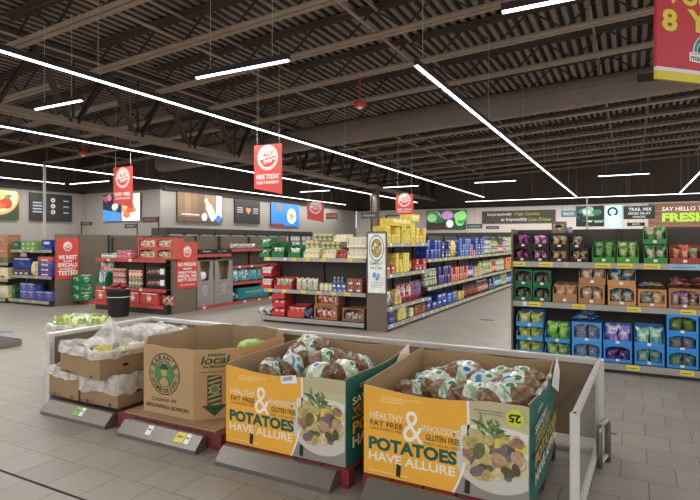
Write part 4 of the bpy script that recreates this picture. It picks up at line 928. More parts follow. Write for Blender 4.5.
for r, c in ((.13, '1f8f9a'), (.1, '1a1f3a'), (.07, '2fa5a5')): m.disc((.42, -.0118-(.14-r)*.004, .18), (1, 0, 0), (0, 0, 1), r, mat(c, .5), 20, a0=.05, a1=math.pi*.97, r_in=.82)
put_text(m, 'market force', (.266, -.0122, .135), (1, 0, 0), (0, 0, 1), .31, .04, mat('1a2030', .5), .01); m.build('round_emblem', t)
for s in (.1, 1.1):
    m = MB(); m.tube([(s, 0, H), (s, 0, zj(1)-O.z)], .004, GREYM, 4); m.build('suspension_wire', t)
# ---------------------------------------------------------------- pictures and boards on the walls
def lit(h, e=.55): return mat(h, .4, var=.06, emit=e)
def rnd_blobs(m, W, H, y, n, cols, r0, r1, e=.5, x0=0, x1=1, z0=0, z1=1, rr=None, seed=1):
    g = random.Random(seed)
    for i in range(n):
        r = g.uniform(r0, r1); x = g.uniform(x0*W+r, x1*W-r); z = g.uniform(z0*H+r*.8, z1*H-r*.8)
        m.disc((x, y-.0004*i, z), (1, 0, 0), (0, 0, 1), r, lit(g.choice(cols), e), 14, r*g.uniform(.6, 1))
def wall_panel(label, plane, p0, p1, pyt, pyb, cat='picture', name='lit_picture', frame='2a2826'):
    """flat panel on a wall between picture columns p0 and p1; plane = ('x', X) or ('y', Y)"""
    ax, val = plane
    if ax == 'y': a, b = Vector((xs(p0, val), val, 0)), Vector((xs(p1, val), val, 0)); rot = 0
    else: a, b = Vector((val, ys(p0, val), 0)), Vector((val, ys(p1, val), 0)); rot = R(90)
    mid = (a+b)/2; zt_, zb_0 = zs(pyt, mid.x, mid.y), zs(pyb, mid.x, mid.y); W = (b-a).length; H = zt_-zb_0
    a.z = zb_0; t = thing(name, label, cat, a, rot)
    m = MB(); m.box(0, W, 0, .05, 0, H, mat(frame, .5)); m.build('frame', t)
    return t, W, H
XS_ = -19.82; XW = XL+.07; YWW = YW-.08
# pizza
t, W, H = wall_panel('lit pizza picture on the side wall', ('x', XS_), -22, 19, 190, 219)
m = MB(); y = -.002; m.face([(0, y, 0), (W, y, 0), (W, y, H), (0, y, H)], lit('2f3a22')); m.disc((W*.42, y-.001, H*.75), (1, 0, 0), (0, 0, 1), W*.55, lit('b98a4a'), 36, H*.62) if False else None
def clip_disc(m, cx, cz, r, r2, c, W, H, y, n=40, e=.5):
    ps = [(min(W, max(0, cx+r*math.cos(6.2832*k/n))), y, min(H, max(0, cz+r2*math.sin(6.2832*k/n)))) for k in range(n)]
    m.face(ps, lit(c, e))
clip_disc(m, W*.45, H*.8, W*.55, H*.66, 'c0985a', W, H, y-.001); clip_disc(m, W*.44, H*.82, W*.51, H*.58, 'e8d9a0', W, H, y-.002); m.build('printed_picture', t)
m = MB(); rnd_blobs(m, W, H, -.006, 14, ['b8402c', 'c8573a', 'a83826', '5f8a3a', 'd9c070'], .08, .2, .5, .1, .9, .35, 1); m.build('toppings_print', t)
# charcoal board
t, W, H = wall_panel('charcoal wall board with three round pale icons', ('x', XS_), 30, 72, 194, 221, 'sign', 'wall_board', '2c2a2b')
m = MB(); 
for k in range(4): m.box(W*.06, W*(.26+.02*(k % 2)), -.004, -.002, H*(.62-.11*k), H*(.67-.11*k), mat('9fb0bb', .6))
for k in range(3): m.box(W*.78, W*.92, -.004, -.002, H*(.74-.22*k), H*(.79-.22*k), mat('9fb0bb', .6))
m.build('lettering', t)
for k in range(3):
    m = MB(); m.disc((W*.53, -.003, H*(.77-.22*k)), (1, 0, 0), (0, 0, 1), H*.085, mat('c9cdc4', .6), 18); m.disc((W*.53, -.0035, H*(.77-.22*k)), (1, 0, 0), (0, 0, 1), H*.04, mat('7a8478', .6), 8); m.build('round_icon', t)
# meat / salmon on the corner wall
YK = 14.12
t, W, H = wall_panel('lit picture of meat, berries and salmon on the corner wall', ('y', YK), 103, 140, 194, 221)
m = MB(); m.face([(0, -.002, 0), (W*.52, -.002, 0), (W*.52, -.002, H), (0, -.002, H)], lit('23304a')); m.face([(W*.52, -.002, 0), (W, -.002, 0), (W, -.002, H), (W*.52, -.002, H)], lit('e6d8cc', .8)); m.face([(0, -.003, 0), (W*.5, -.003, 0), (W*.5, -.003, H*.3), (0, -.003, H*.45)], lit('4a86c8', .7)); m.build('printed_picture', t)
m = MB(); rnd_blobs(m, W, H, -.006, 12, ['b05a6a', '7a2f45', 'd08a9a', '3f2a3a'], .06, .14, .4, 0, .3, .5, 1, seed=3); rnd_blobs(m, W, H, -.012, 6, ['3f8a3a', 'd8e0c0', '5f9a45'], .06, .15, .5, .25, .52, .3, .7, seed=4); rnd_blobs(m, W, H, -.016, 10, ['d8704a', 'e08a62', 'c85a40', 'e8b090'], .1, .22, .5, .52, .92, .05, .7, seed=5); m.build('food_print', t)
# milk bottle
t, W, H = wall_panel('lit picture of a milk bottle on brown planks', ('x', XW), 177.5, 222.5, 193.5, 222)
m = MB(); g = random.Random(4)
for k in range(7): m.face([(W*k/7, -.002, 0), (W*(k+1)/7-.01, -.002, 0), (W*(k+1)/7-.01, -.002, H), (W*k/7, -.002, H)], lit(g.choice(['7a6248', '8a7054', '6a543e']), .45))
m.face([(0, -.0022, 0), (W, -.0022, 0), (W, -.0022, H*.16), (0, -.0022, H*.16)], lit('5f4a36', .4)); m.build('plank_print', t)
m = MB(); 
def rotp(pts, c, a, y): return [(c[0]+p[0]*math.cos(a)-p[1]*math.sin(a), y, c[1]+p[0]*math.sin(a)+p[1]*math.cos(a)) for p in pts]
s_ = H*.42
m.face(rotp([(-.35*s_, -s_), (.35*s_, -s_), (.36*s_, .2*s_), (.14*s_, .6*s_), (.16*s_, s_), (-.16*s_, s_), (-.14*s_, .6*s_), (-.36*s_, .2*s_)], (W*.7, H*.46), R(32), -.004), lit('c8e6e0', .9))
m.face(rotp([(-.35*s_, -s_), (.35*s_, -s_), (.36*s_, .9*s_), (-.3*s_, s_)], (W*.91, H*.6), 0, -.0045), lit('a8d6e0', .9)); m.disc((W*.57, -.006, H*.18), (1, 0, 0), (0, 0, 1), H*.13, lit('e6ebe8', .8), 18); m.disc((W*.9, -.007, H*.14), (1, 0, 0), (0, 0, 1), H*.14, lit('3a6fc0', .7), 14); m.build('bottle_print', t)
m = MB(); put_text(m, 'Milk & Dairy', (W*.08, -.005, H*.2), (1, 0, 0), (0, 0, 1), W*.4, H*.09, lit('d9c4d8', .6), 0) if False else m.box(W*.08, W*.46, -.005, -.004, H*.22, H*.27, lit('cbb6c8', .5)); m.build('caption_strip', t)
# heart board
t, W, H = wall_panel('charcoal wall board with an orange heart in the middle', ('x', XW), 235, 260, 200, 223.5, 'sign', 'wall_board', '2e2b2b')
m = MB(); cx, cz, r = W*.52, H*.55, H*.16
pts = []
for k in range(28):
    q = 6.2832*k/28; pts.append((cx+r*.062*16*math.sin(q)**3, -.003, cz+r*.062*(13*math.cos(q)-5*math.cos(2*q)-2*math.cos(3*q)-math.cos(4*q))))
m.face(pts, mat('d98a4a', .5, var=.3, scale=12)); m.build('heart_print', t)
m = MB()
for k in range(3): m.box(W*.08, W*.3, -.003, -.002, H*(.62-.09*k), H*(.66-.09*k), mat('aeb4b8', .6)); m.box(W*.72, W*.92, -.003, -.002, H*(.62-.09*k), H*(.66-.09*k), mat('aeb4b8', .6))
m.build('lettering', t)
m = MB(); m.box(W*.32, W*.34, -.003, -.001, 0, H, mat('3d3a3a', .6)); m.box(W*.66, W*.68, -.003, -.001, 0, H, mat('3d3a3a', .6)); m.build('panel_joint', t)
# blue food
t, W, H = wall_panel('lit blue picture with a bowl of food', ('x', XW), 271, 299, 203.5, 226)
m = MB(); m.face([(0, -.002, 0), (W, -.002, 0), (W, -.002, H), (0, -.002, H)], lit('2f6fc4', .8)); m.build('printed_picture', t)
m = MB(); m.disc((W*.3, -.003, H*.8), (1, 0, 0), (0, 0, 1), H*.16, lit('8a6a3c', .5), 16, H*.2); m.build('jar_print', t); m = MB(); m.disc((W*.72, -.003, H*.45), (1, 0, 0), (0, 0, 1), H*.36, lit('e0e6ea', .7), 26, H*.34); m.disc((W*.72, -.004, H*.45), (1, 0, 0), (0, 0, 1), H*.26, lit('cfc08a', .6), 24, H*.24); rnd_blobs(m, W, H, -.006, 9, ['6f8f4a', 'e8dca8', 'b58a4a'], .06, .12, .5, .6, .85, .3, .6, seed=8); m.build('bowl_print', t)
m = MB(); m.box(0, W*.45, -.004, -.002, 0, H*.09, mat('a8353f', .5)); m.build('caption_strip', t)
# person picture, veg picture on the back wall
t, W, H = wall_panel('lit pale picture of produce on the back wall beside the column', ('y', YWW), 340, 357, 210, 228.5)
m = MB(); m.face([(0, -.002, 0), (W, -.002, 0), (W, -.002, H), (0, -.002, H)], lit('cfe0ea', .8)); rnd_blobs(m, W, H, -.004, 8, ['8a6a5a', 'c9a890', '5a4a48', 'e6d8cc'], .15, .35, .5, .4, 1, .05, .95, seed=9); m.build('printed_picture', t)
t, W, H = wall_panel('lit picture of green vegetables and mushrooms on the back wall', ('y', YWW), 426.5, 466, 210.5, 229.5)
m = MB(); m.face([(0, -.002, 0), (W, -.002, 0), (W, -.002, H), (0, -.002, H)], lit('2f4a3c')); rnd_blobs(m, W, H, -.004, 12, ['3f8a4a', '5fb05a', '2f6f3f', '9fc88a'], .15, .32, .6, 0, .45, .3, 1, seed=11); rnd_blobs(m, W, H, -.01, 8, ['5fc05a', '3f9a4a', '8fd87a'], .2, .38, .7, .72, 1, .1, 1, seed=12); m.build('leaf_print', t)
m = MB(); m.disc((W*.54, -.016, H*.74), (1, 0, 0), (0, 0, 1), W*.15, lit('c88ac8', .6), 20, H*.22); m.disc((W*.6, -.017, H*.3), (1, 0, 0), (0, 0, 1), W*.09, lit('eef0f0', .7), 18, H*.2); m.build('vegetable_print', t)
m = MB(); m.box(W*.02, W*.48, -.02, -.015, H*.02, H*.36, mat('46504a', .6)); m.box(W*.12, W*.47, -.022, -.02, H*.06, H*.2, mat('8a4038', .6)); m.build('caption_strip', t)
# Impressively sign
t, W, H = wall_panel('dark wall sign about high quality at low prices', ('y', YWW), 482, 555.5, 210.5, 223, 'sign', 'wall_sign', '4d443d')
m = MB(); put_text(m, 'Impressively', (W*.08, -.003, H*.55), (1, 0, 0), (0, 0, 1), W*.34, H*.3, WHITE, .015); m.build('white_lettering', t); m = MB(); put_text(m, 'at Impossibly', (W*.27, -.003, H*.12), (1, 0, 0), (0, 0, 1), W*.36, H*.3, WHITE, .015); m.build('white_lettering', t)
m = MB(); LIME = mat('a9b83a', .5); put_text(m, 'High Quality', (W*.46, -.003, H*.55), (1, 0, 0), (0, 0, 1), W*.34, H*.3, LIME, .015); m.build('lime_lettering', t); m = MB(); put_text(m, 'Low Prices', (W*.65, -.003, H*.12), (1, 0, 0), (0, 0, 1), W*.29, H*.3, LIME, .015); m.build('lime_lettering', t)
# boards hung over the far aisle
YH = 20.0
def hung(label, p0, p1, pt, pb, col, Y=YH, txt=None, tc=None, cat='sign', extra=None):
    t, W, H = wall_panel(label, ('y', Y), p0, p1, pt, pb, cat, 'hanging_board', col)
    if txt:
        m = MB()
        for s, x, z, w, h in txt: put_text(m, s, (W*x, -.003, H*z), (1, 0, 0), (0, 0, 1), W*w, H*h, tc or WHITE, .015)
        m.build('lettering', t)
    for s in (.1, .9):
        m = MB(); X0 = xs((p0+p1)/2, Y); m.tube([(W*s, .02, H), (W*s, .02, zj(X0)-t.location.z)], .006, STEELD, 4); m.build('suspension_wire', t)
    return t, W, H
hung('teal hanging board beside the leafy picture', 561, 576.5, 210.5, 217, '4d7f86', txt=[('SNACKS', .15, .25, .7, .5)])
t, W, H = hung('dark hanging picture of green leaves', 576, 604, 206, 226.5, '1f3030', YH+.3, cat='picture')
m = MB(); rnd_blobs(m, W, H, -.004, 16, ['3f7a5a', '7fb89a', 'cfe0d8', '2a5a4a'], .06, .14, .3, 0, 1, .1, 1, seed=21); m.box(W*.15, W*.95, -.014, -.012, H*.3, H*.5, mat('223534', .6)); m.build('leaf_print', t)
t, W, H = hung('pale blue hanging picture with a white ring of flowers', 605, 622, 205.5, 228, 'bfe0ea', YH+.1, cat='picture')
m = MB(); m.face([(W*.02, -.002, 0), (W*.98, -.002, 0), (W*.98, -.002, H), (W*.02, -.002, H)], lit('a8d4e2', .7)); m.disc((W*.45, -.003, H*.72), (1, 0, 0), (0, 0, 1), W*.32, mat('1d2a38', .5), 20, r_in=.62); m.disc((W*.5, -.004, H*.35), (1, 0, 0), (0, 0, 1), W*.3, lit('eef4f2', .8), 16, H*.22); m.build('printed_picture', t)
hung('dark hanging board reading trail mix', 623.5, 655, 206, 219, '22302c', txt=[('TRAIL MIX', .16, .62, .74, .26), ('DRIED FRUIT', .16, .34, .7, .18), ('SNACKS', .3, .1, .4, .15)])
hung('narrow dark hanging board under the trail mix board', 627, 645, 222.5, 226, '23302d', YH+.12, txt=[('NUTS', .3, .25, .4, .5)])
# wood clad wall area with FRESH
t, W, H = wall_panel('brown wooden wall sign reading say hello to fresh', ('y', YWW), 648.5, 760, 202.5, 228, 'sign', 'wood_sign', '5a4636')
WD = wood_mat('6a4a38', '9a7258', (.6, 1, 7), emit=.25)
m = MB()
for k in range(5): m.box(0.01, W-.01, -.012, -.001, H*k/5+.008, H*(k+1)/5-.004, WD)
m.build('wood_planks', t)
m = MB(); put_text(m, 'SAY HELLO TO', (W*.13, -.015, H*.7), (1, 0, 0), (0, 0, 1), W*.42, H*.16, lit('f0ece4', .3), .015); m.build('white_lettering', t)
m = MB(); put_text(m, 'FRESH', (W*.13, -.015, H*.26), (1, 0, 0), (0, 0, 1), W*.42, H*.36, lit('9fc83a', .5), .05); m.build('green_lettering', t)
m = MB(); m.box(0, W, -.014, -.001, 0, H*.05, mat('3a2f28', .6)); m.build('lower_rail', t)
# ---------------------------------------------------------------- freezer cases along the two far walls
FZ = mat('4a4644', .5, var=.05); FZI = mat('d9dcd8', .5, var=.1, emit=.35)
def case_(label, M0, rot, L, doors, hh=2.12):
    t = thing('freezer_case', label, 'freezer', M0, rot, None)
    m = MB(); m.box(0, L, .1, .9, 0, hh, FZ); m.build('cabinet', t)
    m = MB(); m.box(0, L, .0, .12, hh-.2, hh, mat('393634', .5)); m.build('header', t)
    m = MB(); m.box(0, L, .02, .12, 0, .2, mat('2f2c2b', .5)); m.build('kick_plate', t)
    for i in range(doors):
        a, b = L*i/doors+.02, L*(i+1)/doors-.02
        m = MB(); m.box(a, a+.04, .05, .1, .2, hh-.2, FZ); m.box(b-.04, b, .05, .1, .2, hh-.2, FZ); m.box(a, b, .05, .1, .2, .25, FZ); m.box(a, b, .05, .1, hh-.24, hh-.2, FZ); d = m.build('door', t)
        m = MB(); m.box(a+.04, b-.04, .07, .075, .25, hh-.24, GLASS); m.build('pane', d)
        m = MB(); m.tube([(b-.07, .03, .8), (b-.07, .03, 1.4)], .012, GREYM, 6); m.build('handle', d)
        m = MB()
        for k in range(6):
            for q in range(5): m.box(a+.05+q*(b-a-.1)/5, a+.05+(q+.85)*(b-a-.1)/5, .085, .098, .28+k*.28, .28+k*.28+.2, mat(random.choice(['e6e4e0', 'c8d4dc', 'd8c8b8', '8fa8c0', 'e0dcd0']), .5, emit=.4))  # goods glow a little, standing in for the light inside the case
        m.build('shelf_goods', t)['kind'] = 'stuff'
for i, (p0, p1) in enumerate(((168, 215), (215, 246), (246, 268), (268, 290), (290, 312))):
    y0, y1 = ys(p0, -14.75), ys(p1, -14.75); n = max(2, int((y1-y0)/.8))
    case_(['freezer case under the milk picture', 'freezer case between milk picture and heart board', 'freezer case under the heart board', 'freezer case under the blue food picture', 'freezer case past the blue food picture'][i], (-14.7, y0, 0), R(90), y1-y0-.03, n)
for i in range(5): case_(f'dark cooler case along the back wall, {["nearest the corner", "under the vegetable picture", "under the high quality sign", "behind the snack shelving", "under the wooden sign"][i]}', (-14.4+i*4.4, 29.2, 0), 0, 4.35, 5)
# small dark department signs on posts
def post_sign(label, p0, p1, pt, pb, Y, post, red=False):
    t, W, H = wall_panel(label, ('y', Y), p0, p1, pt, pb, 'sign', 'department_sign', '3a3836'); z = t.location.z
    m = MB(); m.box(W*.15, W*.85, -.004, -.001, H*.4, H*.62, mat('b0473f' if red else 'a8aaa8', .6)); m.build('lettering_strip', t)
    m = MB(); x = post*W; m.bar((x, .03, -z+.0), (x, .03, H+.03), .03, .03, mat('33312f', .5)); m.build('post', t)
post_sign('small dark department sign under the charcoal board', 29.5, 47, 221.5, 226, 13, 1.0)
post_sign('small dark department sign on the corner wall side', 80.5, 91, 222, 225.5, 13, .03, True)
post_sign('small dark department sign under the meat picture', 124.5, 136.5, 224, 228, 13, 1.0)
post_sign('small dark department sign at the wall corner with a red line', 142.5, 158, 217, 222.5, 13.4, 1.0, True)
def flat_sign(label, p0, p1, pt, pb, Y, red):
    t, W, H = wall_panel(label, ('y', Y), p0, p1, pt, pb, 'sign', 'department_sign', '44423e')
    m = MB(); m.box(W*.1, W*.9, -.004, -.001, H*.35, H*.65, mat('a8453f' if red else '8a9a90', .6)); m.build('lettering_strip', t)
    m = MB(); m.tube([(W/2, .02, H), (W/2, .02, 6-t.location.z)], .005, STEELD, 4); m.build('suspension_wire', t)
flat_sign('small hanging department board over the vegetable picture end', 467, 482, 224, 228.5, 26, False)
flat_sign('small grey hanging board past the high quality sign start', 486, 499, 226, 229, 24, False)
flat_sign('small reddish hanging board right of the small red sign', 326, 337, 213, 219, 20, True)
flat_sign('green grey hanging board left of the column', 361, 377, 212.5, 218.5, 19, False)
flat_sign('green grey hanging board under the red sign by the yellow cartons', 385, 411, 214.5, 220, 18, False)
# power poles
def pole(label, px, Y, z0, z1, r=.02):
    X = xs(px, Y); t = thing('power_pole', label, 'pole', (X, Y, z0)); m = MB(); m.bevbox(-r, r, -r, r, 0, z1-z0, mat('b9b4ae', .5), .004); m.build('pole', t)
    m = MB(); m.box(-r*1.8, r*1.8, -r*1.8, r*1.8, 0, .06, GREYM); m.build('foot_plate', t)
pole('pale square power pole rising to the ceiling by the charcoal board', 44.5, 8.45, 1.46, 3.62, .028)
pole('thin pale pole rising from the snack shelving', 587, 7.76, 1.765, 2.2, .009)
# ================================================================== PRODUCE ISLAND IN FRONT
CAM = None
FY, IZ = 3.05, .12                # front of the bins, top of the pallets
RAILZ = .70
t = thing('produce_island_rail', 'grey metal rail frame with back boards behind the produce bins', 'barrier', (0, 0, 0))
AL = mat('d2d1cf', .35, .35, var=.05)
RX0, RX1, RY = -5.1, -.22, 4.52
m = MB(); m.bevbox(RX0, RX1, RY-.03, RY+.03, RAILZ-.05, RAILZ, AL, .008); m.build('back_rail', t)
m = MB(); m.box(RX0+.05, RX1-.03, RY-.012, RY+.012, .08, RAILZ-.05, mat('80705c', .65, var=.1, scale=2)); m.build('back_board', t)
for x in (RX0, (RX0+RX1)/2-.1, RX1): m = MB(); m.bevbox(x-.03, x+.03, RY-.03, RY+.03, 0, RAILZ-.05 if x not in (RX0, RX1) else RAILZ, AL, .006); m.build('post', t)
# side frame with boards at the banana end
m = MB(); m.bevbox(RX0-.03, RX0+.03, 3.28, RY-.03, RAILZ-.05, RAILZ, AL, .008); m.build('side_rail', t)
m = MB(); m.bevbox(RX0-.03, RX0+.03, 3.22, 3.28, 0, RAILZ, AL, .006); m.build('post', t)
m = MB(); m.box(RX0-.012, RX0+.012, 3.28, RY-.03, .1, RAILZ-.05, mat('7a6a57', .65, var=.1, scale=2)); m.build('side_board', t)
# glazed end frame beside the potato bin
g = thing('glazed_end_frame', 'white metal end frame with a clear pane beside the potato bin', 'barrier', (0, 0, 0))
y0g, y1g = 3.02, RY-.045; xg0, xg1 = -.265, RX1
def gx(y): return xg0+(xg1-xg0)*(y-y0g)/(y1g-y0g)
AW = mat('cfcecb', .35, .2, var=.04)
m = MB(); m.bevbox(xg0-.024, xg0+.024, y0g-.02, y0g+.02, 0, RAILZ, AW, .005); m.build('post', g)
m = MB(); m.bar((xg0, y0g+.02, RAILZ-.018), (xg1, y1g, RAILZ-.018), .03, .036, AW); m.build('top_rail', g)
m = MB(); m.bar((xg0, y0g+.02, .09), (xg1, y1g, .09), .03, .04, AW); m.build('bottom_rail', g)
m = MB(); m.bar((xg1, y1g, 0.0), (xg1, y1g, RAILZ-.04), .03, .03, AW) if False else m.bevbox(xg1-.018, xg1+.018, y1g-.04, y1g-.004, 0, RAILZ-.036, AW, .004); m.build('post', g)
m = MB(); m.face([(xg0, y0g+.02, .11), (xg1, y1g-.04, .11), (xg1, y1g-.04, RAILZ-.036), (xg0, y0g+.02, RAILZ-.036)], GLASS); m.build('pane', g)
m = MB(); m.tube([(xg0, y0g, RAILZ), (xg0, y0g, RAILZ+.004)], .008, BLACK, 8); m.build('screw_cap', g)
# bent steel tube bumper
bx0, by0 = gx(4.25)+.04, 4.25
b = thing('trolley_bumper', 'bent steel tube trolley bumper standing on the floor by the glazed frame', 'bumper', (0, 0, 0))
pts = []; zT = .32
A_, B_ = Vector((-.2, 4.1, .0)), Vector((-.155, 4.3, 0))
for k in range(3): pts.append(A_+Vector((0, 0, .02+.24*k/2)))
for k in range(1, 7):
    q = math.pi/2*k/7; pts.append(A_+Vector((0, 0, .26))+(B_-A_).normalized()*(.05*(1-math.cos(q)))+Vector((0, 0, .05*math.sin(q))))
for k in range(0, 7):
    q = math.pi/2*(1-k/7); pts.append(B_+Vector((0, 0, .26))-(B_-A_).normalized()*(.05*(1-math.cos(q)))+Vector((0, 0, .05*math.sin(q))))
pts += [B_+Vector((0, 0, .2)), B_+Vector((0, 0, .0))]
m = MB(); m.tube(pts, .022, steel_mat('8a8782', .3), 12); m.build('tube', b, True)
m = MB(); m.tube([B_+Vector((.0, 0, .21)), B_+Vector((.06, .0, .21))], .009, STEEL, 8); m.build('bolt', b)
m = MB(); m.bar(A_+Vector((0, 0, .05)), B_+Vector((0, 0, .05)), .02, .02, AW); m.build('cross_bar', b)
# metal price rails in front of each bay
def price_rail(label, x0, x1, y, tags, h=.115, name='price_rail', rot=0):
    t = thing(name, label, 'price rail', ((x0+x1)/2, y, 0), rot); L = x1-x0
    m = MB(); m.prism([(0, 0), (.0, .03), (.085, h), (.12, h), (.12, 0)], -L/2, L/2, STEEL); m.build('rail', t)
    for u, wd, mm in tags:
        q = MB(); n = Vector((0, -(h-.03), .085)).normalized()*.002
        P = lambda s, k: Vector((u-L/2+s*wd, .0+.085*k, .03+(h-.03)*k))+n
        q.face([P(0, .3), P(1, .3), P(1, .95), P(0, .95)], mm); 
        n2 = n*2; P2 = lambda s, k: Vector((u-L/2+s*wd, .085*k, .03+(h-.03)*k))+n2
        q.face([P2(.15, .62), P2(.8, .62), P2(.8, .72), P2(.15, .72)], mat('6b6a60', .6)); q.build('price_tag', t)
price_rail('steel price rail in front of the banana boxes with a green tag', -4.86, -3.96, 3.0, [(.43, .07, GRNTAG), (.51, .05, WTAG)])
price_rail('steel price rail in front of the printed brown bin with a yellow tag', -3.76, -2.89, 2.96, [(.3, .06, WTAG), (.62, .09, YTAG), (.72, .05, WTAG)])
price_rail('steel price rail in front of the first potato bin, no tags', -2.64, -1.69, 2.9, [])
price_rail('steel price rail in front of the potato bin with the round sticker', -1.47, -.56, 2.9, [])
# pallets
def pallet(label, x0, x1, y0, y1, col, h=IZ):
    C = mat(col, .7, var=.15, scale=5); t = thing('pallet', label, 'pallet', ((x0+x1)/2, (y0+y1)/2, 0)); w, d = (x1-x0)/2, (y1-y0)/2
    for i in range(5): m = MB(); a = -w+2*w*i/5; m.box(a+.006, a+2*w/5-.006, -d, d, h-.022, h, C); m.build('deck_board', t)
    for yy in (-d+.04, 0, d-.04): m = MB(); m.box(-w, w, yy-.04, yy+.04, 0.015, h-.022, C); m.build('stringer', t)
    for yy in (-d+.04, d-.04): m = MB(); m.box(-w, w, yy-.05, yy+.05, 0, .015, C); m.build('bottom_board', t)
pallet('black pallet under the banana boxes', -5.0, -3.98, 3.2, 4.35, '2a2826')
pallet('red painted pallet under the printed brown bin', -3.95, -2.78, 3.12, 4.3, '74343a')
pallet('red painted pallet under the first potato bin', -2.66, -1.62, 3.03, 4.2, '74262d')
pallet('red painted pallet under the potato bin with the round sticker', -1.52, -.5, 3.03, 4.2, '74262d')
m = MB(); m.box(-.52, .52, -.5, .5, 0, .012, CARD); sh = tag(m.build('cardboard_sheet', None, False, (-3.37, 3.64, IZ+.001)), 'flat cardboard sheet between the red pallet and the printed brown bin', 'cardboard')
# ------------------------------------------------------------------ potato bins
ORG = mat('ebae3c', .5, var=.04, scale=3); TEAL = mat('12695f', .5, var=.05, scale=3); TEALT = mat('0f5a50', .5, var=.03); CREAM = mat('efe6cf', .5, var=.03); BRNT = mat('6a4a1e', .5, var=.03); GOLD = mat('dba838', .5, var=.03)
def potato_bin(label, X0, X1, Y0, Y1, z0, H, sticker=False, flare=0.0, seed=0):
    t = thing('produce_bin', label, 'produce bin', (X0, Y0, z0)); W, D = X1-X0, Y1-Y0; th = .012
    rnd = random.Random(seed)
    def top_front(u): return H*(1.0-.055*math.sin(math.pi*min(1, u*1.25))**1.2-.0*u)
    def top_side(v): return H*(1+.06*v+.02*math.sin(6*v+seed))
    def sheet(name, P, top, nu, mo, mi, n, parent=t):
        """upright card sheet following P(u)->(x,y), with ragged top"""
        m = MB(); n = Vector(n)*th
        for i in range(nu):
            a, b = i/nu, (i+1)/nu; pa, pb = Vector((*P(a), 0)), Vector((*P(b), 0)); ta, tb = top(a), top(b)
            m.face([pa, pb, pb+Vector((0, 0, tb)), pa+Vector((0, 0, ta))], mo)
            qa, qb = pa+n, pb+n
            m.face([qb, qa, qa+Vector((0, 0, ta)), qb+Vector((0, 0, tb))], mi); m.face([pa+Vector((0, 0, ta)), pb+Vector((0, 0, tb)), qb+Vector((0, 0, tb)), qa+Vector((0, 0, ta))], CARD)
        return m.build(name, parent)
    fr = sheet('front_panel', lambda u: (u*W, 0), top_front, 24, CREAM, CARD_IN, (0, 1, 0))
    sd = sheet('side_panel', lambda u: (W+.02*math.sin(math.pi*u), u*D), top_side, 16, TEAL, CARD_IN, (-1, 0, 0))
    sl = sheet('side_panel', lambda u: (-.03*math.sin(math.pi*u)*(1+flare), (1-u)*D), lambda u: top_side(1-u), 16, ORG, CARD_IN, (1, 0, 0)); sl['label'] = 'far side panel with plain cardboard inside'
    bk = sheet('back_panel', lambda u: (W-u*W, D), lambda u: H*1.07+.01*math.sin(9*u+seed), 14, CARD, CARD_IN, (0, -1, 0))
    m = MB(); m.box(.015, W-.015, .015, D-.015, H*.45, H*.46, CARD_D); m.build('inner_tray', t)
    # --- front print: orange field with a curved edge, picture of a bowl of potatoes on the rest
    e = -.0016; Wd = lambda u: u*W
    def edge(v): return .655-.085*(1-v)**3+.008*math.sin(3*v)
    m = MB(); n = 14
    for k in range(n):
        v0, v1 = k/n, (k+1)/n; q = 8
        for i in range(q):
            u0a, u1a = edge(v0)*i/q, edge(v0)*(i+1)/q; u0b, u1b = edge(v1)*i/q, edge(v1)*(i+1)/q
            f = lambda u, v: (Wd(u), e, v*top_front(u))
            m.face([f(u0a, v0), f(u1a, v0), f(u1b, v1), f(u0b, v1)], ORG)
    m.build('orange_print', fr)
    m = MB()
    for k in range(n):
        v0, v1 = k/n, (k+1)/n; f = lambda u, v: (Wd(u), e-.0004, v*top_front(u)); w = .014
        m.face([f(edge(v0), v0), f(edge(v0)+w, v0), f(edge(v1)+w, v1), f(edge(v1), v1)], WHITE)
    m.build('white_edge_stripe', fr)
    # picture side
    def fq(m, u0, u1, v0, v1, mm, dy): m.face([(Wd(u0), e-dy, v0*H*.98), (Wd(u1), e-dy, v0*H*.98), (Wd(u1), e-dy, v1*H*.985*top_front(u1)/H), (Wd(u0), e-dy, v1*H*.985*top_front(u0)/H)], mm)
    m = MB()
    cols = ['8f8c84', '9c998f', 'aaa698', 'b8b39f', 'c2bb9c', 'b9b28c']
    for k in range(6): 
        for i in range(6):
            ua, ub_ = .58+.42*i/6, .58+.42*(i+1)/6; va, vb = k/6, (k+1)/6; f = lambda u, v: (Wd(u), e+.0004, v*top_front(u))
            m.face([f(ua, va), f(ub_, va), f(ub_, vb), f(ua, vb)], mat(cols[k], .5, var=.04))
    m.build('picture_background', fr)
    m = MB(); cu, cv = .82, .60; P0 = lambda u, v, dy: (Wd(u), e-dy, v*H)
    BW = mat('dddbd4', .5, var=.04); BS = mat('cac8c1', .5, var=.04)
    # bowl: body below the rim ellipse, cut by the panel edge
    rimr, rimz = .29, .21
    body = [];
    for k in range(25):
        q = math.pi+math.pi*k/24; u = min(.995, max(.60, cu+rimr*math.cos(q))); body.append((u, cv-.02+(.50)*math.sin(q) if math.sin(q) < 0 else cv))
    m.face([P0(u, v, .0002) for u, v in body], BS)
    rim = [(min(.995, max(.62, cu+rimr*math.cos(2*math.pi*k/36))), cv+rimz*math.sin(2*math.pi*k/36)*.75-.0) for k in range(36)]
    m.build('bowl_print', fr); m = MB(); m.face([P0(u, v, .0004) for u, v in rim], BW); m.build('bowl_rim_print', fr)
    m = MB(); g = random.Random(3)
    pc = ['c0b078', 'b3a263', 'cfc28c', 'a3925a', '756873', '9a7a5c', 'bb9a7c', 'bcae74', '6a6640', 'cfc49a', '5a5238']
